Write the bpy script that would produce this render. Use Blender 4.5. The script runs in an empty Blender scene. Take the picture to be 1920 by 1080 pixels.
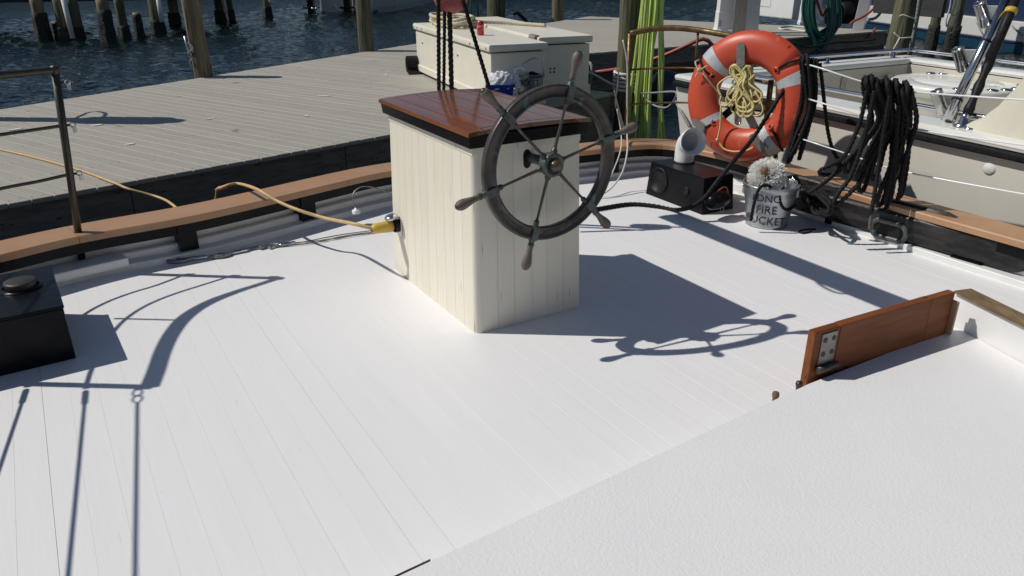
import bpy, bmesh, math, random
import numpy as np
from mathutils import Vector, Matrix
random.seed(7); rng = np.random.default_rng(7)
R = math.radians
scene = bpy.context.scene
col = scene.collection

# ---------------------------------------------------------------- camera
FPX, PITCH, EYE = 1450.0, R(23.5), 1.6
cd = bpy.data.cameras.new('camera'); cam = bpy.data.objects.new('camera', cd); col.objects.link(cam)
cam.location = (0, 0, EYE); cam.rotation_euler = (R(90) - PITCH, 0, 0)
cd.sensor_width = 36; cd.lens = 36 * FPX / 1920; cd.clip_start = .05; cd.clip_end = 600
scene.camera = cam
scene.render.resolution_x = 1024; scene.render.resolution_y = 576

# ---------------------------------------------------------------- daylight
SUN_EL = R(48.0); SUN_AZ = R(177.0)            # the sun stands to the left, a touch behind the stern
w = bpy.data.worlds.new('World'); scene.world = w; w.use_nodes = True
nt = w.node_tree; bg = nt.nodes['Background']
sky = nt.nodes.new('ShaderNodeTexSky'); sky.sky_type = 'NISHITA'; sky.sun_disc = False
sky.sun_elevation = SUN_EL; sky.sun_rotation = R(90) - SUN_AZ
sky.air_density = 1.0; sky.dust_density = .25; sky.ozone_density = 1.6
nt.links.new(sky.outputs[0], bg.inputs[0]); bg.inputs[1].default_value = .055
sl = bpy.data.lights.new('sun', 'SUN'); sun = bpy.data.objects.new('sun', sl); col.objects.link(sun)
sl.energy = 4.0; sl.angle = R(.53); sl.color = (1, .955, .88)
sv = Vector((math.cos(SUN_EL) * math.cos(SUN_AZ), math.cos(SUN_EL) * math.sin(SUN_AZ), math.sin(SUN_EL)))
sun.rotation_euler = sv.to_track_quat('Z', 'Y').to_euler(); sun.location = (-8, 2, 12)
scene.view_settings.view_transform = 'Standard'; scene.view_settings.look = 'None'
scene.view_settings.exposure = -.2; scene.view_settings.gamma = 1
scene.view_settings.use_curve_mapping = False

# ---------------------------------------------------------------- survey: sight lines met with real planes
def ray(px, py):
    u = (px - 960) / FPX; v = -(py - 540) / FPX
    return Vector((u, math.cos(PITCH) + v * math.sin(PITCH), -math.sin(PITCH) + v * math.cos(PITCH)))
def at(px, py, z=0.):                            # the spot at height z
    d = ray(px, py); t = (z - EYE) / d.z
    return Vector((d.x * t, d.y * t, z))
def ay(px, py, y):                               # the spot at distance y
    d = ray(px, py); t = y / d.y
    return Vector((d.x * t, y, EYE + d.z * t))
def onpl(px, py, o, n):                          # the spot on a plane
    d = ray(px, py); c = Vector((0, 0, EYE)); t = (Vector(o) - c).dot(n) / d.dot(n)
    return c + d * t

# ---------------------------------------------------------------- materials
def mat(name, c1, c2=None, rough=.5, metal=0., scale=6., detail=5., stretch=(1, 1, 1), rot=0., bump=0., bscale=None,
        bdist=.004, coat=0., var=0., speck=None, contrast=(.35, .65), rvar=0., spec=.5, coords='Object', trans=0., sheen=0.):
    m = bpy.data.materials.new(name); m.use_nodes = True
    n = m.node_tree.nodes; l = m.node_tree.links; b = n['Principled BSDF']
    b.inputs['Roughness'].default_value = rough; b.inputs['Metallic'].default_value = metal
    b.inputs['Specular IOR Level'].default_value = spec
    b.inputs['Coat Weight'].default_value = coat; b.inputs['Coat Roughness'].default_value = .08
    b.inputs['Sheen Weight'].default_value = sheen
    tc = n.new('ShaderNodeTexCoord'); mp = n.new('ShaderNodeMapping'); mp0 = n.new('ShaderNodeMapping')
    mp0.inputs['Rotation'].default_value = (0, 0, rot)
    l.new(tc.outputs[coords], mp0.inputs[0])
    oi = n.new('ShaderNodeObjectInfo')
    ad = n.new('ShaderNodeVectorMath'); ad.operation = 'MULTIPLY_ADD'      # shift the grain from piece to piece
    l.new(oi.outputs['Random'], ad.inputs[0]); ad.inputs[1].default_value = (17, 31, 11)
    l.new(mp0.outputs[0], ad.inputs[2]); l.new(ad.outputs[0], mp.inputs[0])
    mp.inputs['Scale'].default_value = stretch
    no = n.new('ShaderNodeTexNoise'); no.inputs['Scale'].default_value = scale; no.inputs['Detail'].default_value = detail
    no.inputs['Roughness'].default_value = .6
    l.new(mp.outputs[0], no.inputs['Vector'])
    c2 = c2 or tuple(x * .85 for x in c1)
    mr = n.new('ShaderNodeMapRange'); mr.inputs[1].default_value = contrast[0]; mr.inputs[2].default_value = contrast[1]
    l.new(no.outputs[0], mr.inputs[0])
    mx = n.new('ShaderNodeMix'); mx.data_type = 'RGBA'
    l.new(mr.outputs[0], mx.inputs['Factor']); mx.inputs['A'].default_value = (*c1, 1); mx.inputs['B'].default_value = (*c2, 1)
    out = mx.outputs['Result']
    if speck:
        for (sc, ssc, th, st) in (speck if isinstance(speck, list) else [speck]):
            m2 = n.new('ShaderNodeMapping'); l.new(ad.outputs[0], m2.inputs[0]); m2.inputs['Scale'].default_value = st
            n2 = n.new('ShaderNodeTexNoise'); n2.inputs['Scale'].default_value = ssc; n2.inputs['Detail'].default_value = 3
            l.new(m2.outputs[0], n2.inputs['Vector'])
            r2 = n.new('ShaderNodeMapRange'); r2.inputs[1].default_value = th; r2.inputs[2].default_value = th + .04
            l.new(n2.outputs[0], r2.inputs[0])
            x2 = n.new('ShaderNodeMix'); x2.data_type = 'RGBA'
            l.new(r2.outputs[0], x2.inputs['Factor']); l.new(out, x2.inputs['A']); x2.inputs['B'].default_value = (*sc, 1)
            out = x2.outputs['Result']
    if var:
        hs = n.new('ShaderNodeHueSaturation'); l.new(out, hs.inputs['Color'])
        r3 = n.new('ShaderNodeMapRange'); r3.inputs[3].default_value = 1 - var; r3.inputs[4].default_value = 1 + var
        l.new(oi.outputs['Random'], r3.inputs[0]); l.new(r3.outputs[0], hs.inputs['Value']); out = hs.outputs[0]
    l.new(out, b.inputs['Base Color'])
    if rvar:
        r4 = n.new('ShaderNodeMapRange'); r4.inputs[3].default_value = max(0, rough - rvar); r4.inputs[4].default_value = min(1, rough + rvar)
        l.new(no.outputs[0], r4.inputs[0]); l.new(r4.outputs[0], b.inputs['Roughness'])
    if bump:
        nb = n.new('ShaderNodeTexNoise'); nb.inputs['Scale'].default_value = bscale or scale * 4; nb.inputs['Detail'].default_value = 4
        l.new(mp.outputs[0], nb.inputs['Vector'])
        bp = n.new('ShaderNodeBump'); bp.inputs['Strength'].default_value = bump; bp.inputs['Distance'].default_value = bdist
        l.new(nb.outputs[0], bp.inputs['Height']); l.new(bp.outputs[0], b.inputs['Normal'])
    return m

PA = R(31.5)                                     # the planks' cross direction, so that grain runs fore and aft
M = {}
M['deck'] = mat('white_deck_paint', (.80, .795, .80), (.772, .768, .775), rough=.44, scale=2.2, stretch=(5, .5, 1), rot=-PA, bump=.28, bscale=9, bdist=.0025,
                var=.004, rvar=.1, speck=[((.56, .56, .54), 14, .752, (3.4, .16, 1)), ((.58, .58, .55), 24, .755, (1, 1, 1))])
M['hatch'] = mat('white_nonskid_paint', (.80, .796, .797), (.775, .772, .775), rough=.42, scale=3, bump=.45, bscale=120, bdist=.003, spec=.6,
                 speck=((.5, .45, .36), 24, .80, (1, 1, 1)))
M['white'] = mat('white_gloss_paint', (.78, .78, .775), (.72, .72, .71), rough=.3, scale=5, bump=.15, bscale=30, bdist=.002, speck=((.5, .48, .42), 14, .74, (1, 1, 1)))
M['cream'] = mat('cream_box_paint', (.80, .755, .64), (.755, .705, .585), rough=.42, scale=2.5, stretch=(3, 3, .5), bump=.25, bscale=16, bdist=.002, var=.015,
                 speck=((.36, .31, .23), 11, .70, (5, 5, .3)))
M['black'] = mat('black_gloss_paint', (.004, .0045, .006), (.008, .0085, .011), rough=.28, scale=8, bump=.35, bscale=20, bdist=.003, spec=.14)
M['blackwood'] = mat('worn_black_timber', (.011, .011, .012), (.055, .049, .046), rough=.42, scale=5, stretch=(8, 1, 5), rot=-PA, bump=.9, bscale=7, bdist=.008, contrast=(.45, .75), rvar=.15, spec=.3)
M['varnish'] = mat('varnished_mahogany', (.17, .055, .019), (.25, .085, .028), rough=.22, scale=3, stretch=(10, .8, 1), rot=-PA, bump=.08, bscale=6, coat=.7, var=.13, speck=((.13, .035, .016), 6, .66, (14, .6, 1)))
M['varnish2'] = mat('varnished_hatch_board', (.25, .078, .022), (.17, .05, .016), rough=.5, scale=4, stretch=(1, 8, 8), rot=-PA, bump=.3, bscale=10, spec=.22, var=.12, speck=((.05, .02, .012), 6, .68, (1, 6, 5)))
M['tan'] = mat('tan_rail_paint', (.43, .245, .132), (.385, .215, .112), rough=.38, scale=4, bump=.22, bscale=10, bdist=.003, rvar=.08, speck=[((.17, .10, .065), 15, .74, (1, 1, 1)), ((.45, .4, .33), 34, .77, (1, 1, 1))])
M['brass'] = mat('weathered_brass', (.21, .135, .05), (.085, .055, .028), rough=.48, metal=.6, scale=22, bump=.2, rvar=.15)
M['brasscap'] = mat('worn_brass_strip', (.33, .205, .09), (.18, .115, .055), rough=.4, metal=.5, scale=12, rvar=.15, stretch=(4, 1, 1), speck=((.1, .08, .05), 16, .66, (1, 1, 1)))
M['bronze'] = mat('weathered_bronze', (.088, .077, .069), (.046, .041, .039), rough=.4, metal=.3, scale=14, bump=.25, bscale=50, rvar=.12, speck=((.095, .155, .15), 11, .64, (1, 1, 1)))
M['verdigris'] = mat('verdigris_bronze', (.10, .125, .12), (.06, .062, .058), rough=.42, metal=.35, scale=22, bump=.3, speck=((.12, .20, .19), 26, .62, (1, 1, 1)))
M['handle'] = mat('grey_wheel_handle_wood', (.19, .15, .125), (.09, .068, .055), rough=.55, scale=16, stretch=(1, 1, .16), bump=.7, bscale=40, bdist=.004, coords='Object')
M['darkpost'] = mat('dull_gate_tube', (.055, .052, .046), (.085, .075, .058), rough=.42, metal=.6, scale=18, bump=.2, rvar=.15)
M['galv'] = mat('galvanised_steel', (.46, .48, .50), (.33, .35, .37), rough=.36, metal=.8, scale=14, contrast=(.3, .7), rvar=.12, bump=.1)
M['steel'] = mat('stainless_steel', (.62, .63, .65), (.5, .51, .53), rough=.18, metal=1., scale=10)
M['wire'] = mat('steel_wire', (.36, .36, .36), (.18, .17, .16), rough=.4, metal=.7, scale=60)
M['chrome'] = mat('chrome_flap', (.7, .7, .7), (.5, .5, .5), rough=.2, metal=1., scale=40)
M['brope'] = mat('black_rope_fibre', (.0045, .0045, .005), (.011, .011, .012), rough=.7, scale=60, bump=.6, bscale=180, bdist=.003, spec=.28)
M['fray'] = mat('frayed_rope_end', (.06, .055, .05), (.15, .14, .12), rough=.9, scale=80, bump=.6)
M['crope'] = mat('cream_rope_fibre', (.6, .53, .40), (.47, .40, .28), rough=.8, scale=50, bump=.5, bscale=160)
M['wrope'] = mat('white_rope_fibre', (.66, .66, .62), (.5, .5, .46), rough=.75, scale=50, bump=.5, bscale=160)
M['grope'] = mat('grey_mooring_rope', (.30, .31, .32), (.18, .18, .19), rough=.85, scale=50, bump=.5, bscale=150)
M['yrope'] = mat('yellow_throw_line', (.70, .62, .30), (.60, .50, .20), rough=.5, scale=60, bump=.5, bscale=220)
M['cable'] = mat('yellow_power_cable', (.62, .43, .20), (.53, .35, .15), rough=.5, scale=20, speck=((.2, .12, .05), 30, .72, (1, 1, 1)))
M['yplug'] = mat('yellow_rubber_plug', (.62, .42, .06), (.52, .34, .05), rough=.5, scale=20, bump=.3)
M['orange'] = mat('orange_buoy_plastic', (.56, .078, .034), (.50, .062, .028), rough=.42, scale=7, bump=.12, bscale=40, rvar=.08, speck=[((.35, .035, .02), 16, .745, (1, 1, 1)), ((.62, .16, .10), 5, .66, (1, 1, 1))])
M['orange2'] = mat('orange_float_plastic', (.6, .10, .02), rough=.45)
M['tape'] = mat('reflective_tape', (.52, .54, .56), (.43, .44, .46), rough=.45, scale=40, bump=.15, metal=.15)
M['plate'] = mat('grey_bracket_plate', (.30, .28, .265), (.22, .2, .19), rough=.42, metal=.6, scale=18)
M['pvc'] = mat('white_pvc', (.80, .80, .80), (.77, .77, .77), rough=.22, scale=4, speck=((.6, .58, .54), 20, .76, (1, 1, 1)))
M['bristle'] = mat('white_bristles', (.93, .92, .89), (.88, .87, .83), rough=.7, scale=40)
M['brown'] = mat('brown_core', (.16, .09, .05), rough=.8)
M['paintink'] = mat('black_lettering', (.02, .022, .026), (.05, .052, .056), rough=.7, scale=30, contrast=(.45, .7))
M['whiteink'] = mat('white_lettering', (.75, .75, .78), rough=.6)
M['boards'] = mat('grey_composite_board', (.375, .352, .303), (.33, .31, .268), rough=.62, scale=3, stretch=(1, 14, 1), rot=-R(147), bump=.3, bscale=18, bdist=.002, var=.045,
                  speck=[((.09, .085, .08), 30, .77, (1, 1, 1)), ((.62, .61, .58), 7, .80, (1, 1, 1)), ((.18, .165, .15), 2.2, .71, (1, 1, 1))])
M['fascia'] = mat('dark_wet_timber', (.235, .21, .175), (.13, .118, .10), rough=.75, scale=4, stretch=(1, 1, 7), bump=.6, bscale=12, bdist=.006, speck=((.03, .03, .03), 7, .66, (1, 1, 5)))
M['fasciadark'] = mat('shade_dark_far_timber', (.04, .042, .042), (.025, .027, .027), rough=.75, scale=4, stretch=(1, 1, 7), bump=.5)  # darker timber copy: shade on the far dock's face put into the colour
M['fasciared'] = mat('red_brown_timber', (.12, .05, .035), (.06, .04, .035), rough=.7, scale=5, stretch=(1, 1, 6), bump=.5)
M['piling'] = mat('weathered_piling', (.23, .185, .115), (.085, .072, .05), rough=.8, scale=3.2, stretch=(4, 4, .3), bump=1., bscale=4.5, bdist=.03, contrast=(.32, .68), speck=((.04, .032, .024), 5, .6, (5, 5, .2)))
M['pilgreen'] = mat('greenish_piling', (.155, .15, .085), (.055, .056, .034), rough=.8, scale=3.2, stretch=(4, 4, .3), bump=1., bscale=4.5, bdist=.03, contrast=(.32, .68), speck=((.03, .03, .02), 5, .6, (5, 5, .2)))
M['piltan'] = mat('tan_far_piling', (.30, .22, .125), (.15, .12, .075), rough=.8, scale=5, stretch=(4, 4, .35), bump=1., bscale=9, bdist=.012)  # paler tan timber for some far pilings
M['growth'] = mat('oyster_growth', (.022, .024, .02), (.065, .06, .05), rough=.85, scale=18, bump=1., bscale=20, bdist=.03, contrast=(.5, .75))
M['gel'] = mat('white_gelcoat', (.79, .785, .75), (.75, .74, .70), rough=.25, scale=3, coat=.2)
M['geldull'] = mat('cream_gelcoat', (.62, .585, .49), (.57, .54, .45), rough=.35, scale=3, speck=[((.72, .70, .64), 4, .735, (1, 1, 2.4)), ((.4, .37, .3), 8, .76, (1, 1, 3))])
M['hullcream'] = mat('dull_cream_hull', (.76, .73, .65), (.71, .68, .60), rough=.32, scale=2, speck=[((.74, .72, .66), 3.2, .725, (1, 1, 2.4)), ((.40, .37, .31), 5, .74, (1, 1, 3))])
M['boxgel'] = mat('cream_dock_box', (.79, .75, .64), (.75, .705, .59), rough=.35, scale=4, speck=((.42, .36, .26), 12, .76, (1, 1, 1)))
M['rubber'] = mat('black_rubber', (.009, .009, .01), (.016, .016, .018), rough=.5, scale=20, bump=.2, spec=.2)
M['nut'] = mat('brown_bronze_nut', (.17, .115, .075), (.09, .07, .055), rough=.42, metal=.4, scale=20)
M['navy'] = mat('navy_blue', (.02, .035, .08), (.015, .025, .06), rough=.35, scale=4)
M['hoseg'] = mat('lime_green_hose', (.62, .74, .22), (.46, .60, .13), rough=.4, scale=9, speck=((.40, .56, .10), 10, .7, (1, 1, .3)), var=.28)
M['teal'] = mat('teal_hose', (.015, .12, .105), (.01, .085, .075), rough=.4, scale=9)
M['redhose'] = mat('faded_red_hose', (.36, .075, .06), (.28, .06, .05), rough=.5, scale=9)
M['redblock'] = mat('faded_red_block', (.46, .12, .115), (.36, .085, .08), rough=.45, scale=14, bump=.2)
M['canred'] = mat('red_can_paint', (.55, .012, .015), rough=.22, coat=.4)
M['blue'] = mat('blue_plastic', (.012, .045, .36), (.01, .035, .3), rough=.35, scale=9)
M['cloth'] = mat('white_cloth', (.70, .70, .72), (.58, .58, .62), rough=.9, scale=12, bump=.5, bscale=40)
M['oldwood'] = mat('silvered_post', (.28, .25, .215), (.17, .15, .13), rough=.8, scale=6, stretch=(6, 6, .4), bump=.6)
M['deepblue'] = mat('blue_bottom_paint', (.006, .045, .085), (.005, .03, .06), rough=.4, scale=3)
M['greyhull'] = mat('grey_white_topsides', (.62, .62, .60), (.58, .58, .56), rough=.25, scale=2)  # even grey-white hull colour
M['paleboard'] = mat('bare_wood_end', (.46, .30, .19), (.38, .24, .15), rough=.6, scale=12)
M['screw'] = mat('dark_screw', (.07, .068, .06), rough=.4, metal=.7)

# water: dark green body under a rippled skin
def water_mat():
    m = bpy.data.materials.new('harbour_water'); m.use_nodes = True
    n = m.node_tree.nodes; l = m.node_tree.links; b = n['Principled BSDF']
    b.inputs['Roughness'].default_value = .04; b.inputs['IOR'].default_value = 1.333; b.inputs['Specular IOR Level'].default_value = .4
    tc = n.new('ShaderNodeTexCoord')
    no = n.new('ShaderNodeTexNoise'); no.inputs['Scale'].default_value = .35; no.inputs['Detail'].default_value = 3
    l.new(tc.outputs['Object'], no.inputs['Vector'])
    cr = n.new('ShaderNodeMix'); cr.data_type = 'RGBA'
    cr.inputs['A'].default_value = (.0012, .0045, .005, 1); cr.inputs['B'].default_value = (.002, .009, .007, 1)
    l.new(no.outputs[0], cr.inputs['Factor']); l.new(cr.outputs['Result'], b.inputs['Base Color'])
    n2 = n.new('ShaderNodeTexNoise'); n2.inputs['Scale'].default_value = 5.5; n2.inputs['Detail'].default_value = 4; n2.inputs['Roughness'].default_value = .5
    l.new(tc.outputs['Object'], n2.inputs['Vector'])
    bp = n.new('ShaderNodeBump'); bp.inputs['Strength'].default_value = 1.; bp.inputs['Distance'].default_value = .06
    l.new(n2.outputs[0], bp.inputs['Height']); l.new(bp.outputs[0], b.inputs['Normal'])
    return m
M['water'] = water_mat()

# ---------------------------------------------------------------- mesh helpers
class MB:
    """collects shapes into one mesh"""
    def __init__(s): s.v = []; s.f = []; s.sm = []
    def add(s, verts, faces, smooth=False):
        o = len(s.v); s.v += [Vector(p) for p in verts]
        s.f += [tuple(i + o for i in f) for f in faces]; s.sm += [smooth] * len(faces); return s
    def prism(s, poly, z0, z1, bev=0.):
        """upright prism over a plan polygon (xy), top edge chamfered by bev"""
        n = len(poly); P2 = [Vector((p[0], p[1])) for p in poly]
        ar = sum(P2[i].x * P2[(i + 1) % n].y - P2[(i + 1) % n].x * P2[i].y for i in range(n))
        if ar < 0: P2.reverse()
        rings = [[(p.x, p.y, z0) for p in P2]]
        if bev:
            ins = inset(P2, bev)
            rings += [[(p.x, p.y, z1 - bev) for p in P2], [(p.x, p.y, z1) for p in ins]]
        else: rings += [[(p.x, p.y, z1) for p in P2]]
        v = [q for r in rings for q in r]; f = []
        for k in range(len(rings) - 1):
            for i in range(n):
                j = (i + 1) % n; f.append((k * n + i, k * n + j, k * n + n + j, k * n + n + i))
        f.append(tuple(reversed(range(n)))); f.append(tuple((len(rings) - 1) * n + i for i in range(n)))
        return s.add(v, f)
    def box(s, o, ex, ey, ez, bev=0.):
        """box from corner o along three edge vectors, all edges bevelled"""
        o, ex, ey, ez = map(Vector, (o, ex, ey, ez))
        bm = bmesh.new()
        vs = [bm.verts.new(o + ex * a + ey * b + ez * c) for c in (0, 1) for b in (0, 1) for a in (0, 1)]
        for f in ((0, 2, 3, 1), (4, 5, 7, 6), (0, 1, 5, 4), (2, 6, 7, 3), (0, 4, 6, 2), (1, 3, 7, 5)): bm.faces.new([vs[i] for i in f])
        bmesh.ops.recalc_face_normals(bm, faces=bm.faces)
        if bev: bmesh.ops.bevel(bm, geom=bm.edges[:], offset=bev, segments=2, affect='EDGES', profile=.6)
        bm.verts.index_update()
        s.add([v.co.copy() for v in bm.verts], [[v.index for v in f.verts] for f in bm.faces]); bm.free(); return s
    def cbox(s, c, ex, ey, ez, bev=0.):
        ex, ey, ez = map(Vector, (ex, ey, ez)); return s.box(Vector(c) - (ex + ey + ez) / 2, ex, ey, ez, bev)
    def tube(s, pts, r, n=8, caps=True, lobes=0, pitch=.1, closed=False, up=None, flat=1., phase=0.):
        pts = [Vector(p) for p in pts]; N = len(pts)
        rad = r if isinstance(r, (list, tuple)) else [r] * N
        T = []
        for i in range(N):
            a = pts[(i - 1) % N] if (closed or i) else pts[0]; b = pts[(i + 1) % N] if (closed or i < N - 1) else pts[-1]
            t = (b - a); T.append(t.normalized() if t.length > 1e-9 else Vector((0, 0, 1)))
        ref = Vector(up) if up else (Vector((0, 0, 1)) if abs(T[0].z) < .9 else Vector((1, 0, 0)))
        u = (ref - T[0] * ref.dot(T[0])).normalized(); tw = phase; v = []
        for i in range(N):
            if i:
                q = T[i - 1].rotation_difference(T[i]); u = (q @ u); u = (u - T[i] * u.dot(T[i])).normalized()
                if up: u2 = Vector(up) - T[i] * Vector(up).dot(T[i]); u = u2.normalized() if u2.length > .05 else u
                tw += (pts[i] - pts[i - 1]).length / pitch * 2 * math.pi
            wv = T[i].cross(u)
            for k in range(n):
                a = 2 * math.pi * k / n; rr = rad[i]
                if lobes: rr *= .62 + .42 * abs(math.cos(lobes * .5 * (a - tw)))
                v.append(pts[i] + u * (math.cos(a) * rr * flat) + wv * (math.sin(a) * rr))
        f = []; L = N if closed else N - 1
        for i in range(L):
            for k in range(n):
                a = i * n + k; b = i * n + (k + 1) % n; i2 = ((i + 1) % N) * n
                f.append((a, b, i2 + (k + 1) % n, i2 + k))
        s.add(v, f, True)
        if caps and not closed:
            s.f += [tuple(reversed([len(s.v) - N * n + k for k in range(n)])), tuple(len(s.v) - n + k for k in range(n))]; s.sm += [False, False]
        return s
    def rope(s, pts, r, step=None, pitch=None, smooth=True, n=10):
        P2 = resample(catmull(pts, 10) if smooth else pts, step or r * .75)
        return s.tube(P2, r, n=n, lobes=3, pitch=pitch or r * 6.5)
    def lathe(s, prof, o, axis=(0, 0, 1), n=24, xdir=None, smooth=True, arc=None):
        """profile (radius, height) turned about an axis"""
        o = Vector(o); ax = Vector(axis).normalized()
        ref = Vector(xdir) if xdir else (Vector((0, 0, 1)) if abs(ax.z) < .9 else Vector((1, 0, 0)))
        u = (ref - ax * ref.dot(ax)).normalized(); wv = ax.cross(u); v = []
        for (r, hh) in prof:
            for k in range(n):
                a = 2 * math.pi * k / n; v.append(o + ax * hh + (u * math.cos(a) + wv * math.sin(a)) * max(r, 1e-5))
        f = []
        for i in range(len(prof) - 1):
            for k in range(n): f.append((i * n + k, i * n + (k + 1) % n, (i + 1) * n + (k + 1) % n, (i + 1) * n + k))
        return s.add(v, f, smooth)
    def build(s, name, material, parent=None, loc=None, bevel=0.):
        """links the mesh as one object; its origin is its thing's base"""
        me = bpy.data.meshes.new(name); o = bpy.data.objects.new(name, me); col.objects.link(o)
        org = Vector(loc) if loc is not None else Vector((0, 0, 0))
        if parent is not None: org = Vector(parent['_org'])
        me.from_pydata([tuple(p - org) for p in s.v], [], s.f)
        me.polygons.foreach_set('use_smooth', s.sm)
        bm = bmesh.new(); bm.from_mesh(me); bmesh.ops.recalc_face_normals(bm, faces=bm.faces); bm.to_mesh(me); bm.free()
        me.materials.append(M[material] if isinstance(material, str) else material)
        me.update()
        o['_org'] = tuple(org)
        if parent is not None: o.parent = parent
        else: o.location = org
        return o

def inset(P2, d):
    n = len(P2); out = []
    for i in range(n):
        a, b, c = P2[i - 1], P2[i], P2[(i + 1) % n]
        e1 = (b - a).normalized(); e2 = (c - b).normalized()
        n1 = Vector((-e1.y, e1.x)); n2 = Vector((-e2.y, e2.x)); q = (n1 + n2)
        q = q / max(q.length_squared / 2, .3); out.append(b + q * d)
    return out
def catmull(pts, k=8, closed=False):
    P2 = [Vector(p) for p in pts]; N = len(P2); out = []
    for i in range(N if closed else N - 1):
        g = (lambda j: P2[j % N]) if closed else (lambda j: P2[min(max(j, 0), N - 1)])
        a, b, c, d = g(i - 1), g(i), g(i + 1), g(i + 2)
        for t in range(k):
            t /= k; out.append(.5 * ((2 * b) + (c - a) * t + (2 * a - 5 * b + 4 * c - d) * t * t + (3 * b - a - 3 * c + d) * t ** 3))
    if not closed: out.append(P2[-1])
    return out
def resample(pts, step):
    out = [pts[0]]; acc = 0.
    for a, b in zip(pts, pts[1:]):
        L = (b - a).length
        if L < 1e-9: continue
        t = step - acc
        while t <= L: out.append(a + (b - a) * (t / L)); t += step
        acc = (acc + L) % step
    if (out[-1] - pts[-1]).length > step * .3: out.append(pts[-1])
    return out
def offset(pts, d):
    """offsets an open plan polyline to its left by d"""
    out = []
    for i in range(len(pts)):
        a = pts[max(i - 1, 0)]; b = pts[min(i + 1, len(pts) - 1)]; t = Vector((b.x - a.x, b.y - a.y)).normalized()
        out.append(Vector((pts[i].x - t.y * d, pts[i].y + t.x * d, pts[i].z)))
    return out
def band(inner, outer, z0, z1, bev=0.):
    """solid between two plan polylines"""
    m = MB(); n = len(inner); v = []; f = []
    for a, b in zip(inner, outer):
        e = (b - a).to_2d().normalized() * bev
        v += [(a.x, a.y, z0), (b.x, b.y, z0), (b.x, b.y, z1 - bev), (b.x - e.x, b.y - e.y, z1), (a.x + e.x, a.y + e.y, z1), (a.x, a.y, z1 - bev)]
    for i in range(n - 1):
        for k in range(6): f.append((i * 6 + k, i * 6 + (k + 1) % 6, (i + 1) * 6 + (k + 1) % 6, (i + 1) * 6 + k))
    f.append(tuple(range(5, -1, -1))); f.append(tuple((n - 1) * 6 + k for k in range(6)))
    return m.add(v, f)
def tag(o, label=None, cat=None, group=None, kind=None):
    if label: o['label'] = label
    if cat: o['category'] = cat
    if group: o['group'] = group
    if kind: o['kind'] = kind
    return o
def thing(name, label, cat, loc, group=None):
    o = bpy.data.objects.new(name, None); col.objects.link(o); o.location = loc; o['_org'] = tuple(loc); o.empty_display_size = .1
    return tag(o, label, cat, group)
def struct(name, loc=(0, 0, 0)):
    o = bpy.data.objects.new(name, None); col.objects.link(o); o.location = loc; o['_org'] = tuple(loc); o['kind'] = 'structure'; return o
def text_mesh(txt, size, bold=.0, extrude=.0005, shear=0., align='CENTER'):
    """flat lettering as (verts, faces) in its own xy plane"""
    cu = bpy.data.curves.new('lettering', 'FONT'); cu.body = txt; cu.size = size; cu.align_x = align; cu.align_y = 'CENTER'
    cu.offset = bold; cu.extrude = extrude; cu.shear = shear; cu.resolution_u = 3
    o = bpy.data.objects.new('lettering', cu); col.objects.link(o); bpy.context.view_layer.update()
    me = bpy.data.meshes.new_from_object(o.evaluated_get(bpy.context.evaluated_depsgraph_get()))
    v = [p.co.copy() for p in me.vertices]; f = [tuple(p.vertices) for p in me.polygons]
    bpy.data.objects.remove(o); bpy.data.curves.remove(cu); bpy.data.meshes.remove(me); return v, f
def flat_text(mb, txt, size, o, ex, ey, **k):
    v, f = text_mesh(txt, size, **k); ex = Vector(ex).normalized(); ey = Vector(ey).normalized(); ez = ex.cross(ey)
    return mb.add([Vector(o) + ex * p.x + ey * p.y + ez * p.z for p in v], f)
def flat(p, z): return Vector((p[0], p[1], z))

AFT = Vector((math.cos(R(121.3)), math.sin(R(121.3)), 0)); FWD = -AFT
THW = Vector((math.cos(R(31.3)), math.sin(R(31.3)), 0))     # athwartships, to the picture's right
UP = Vector((0, 0, 1))

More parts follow.
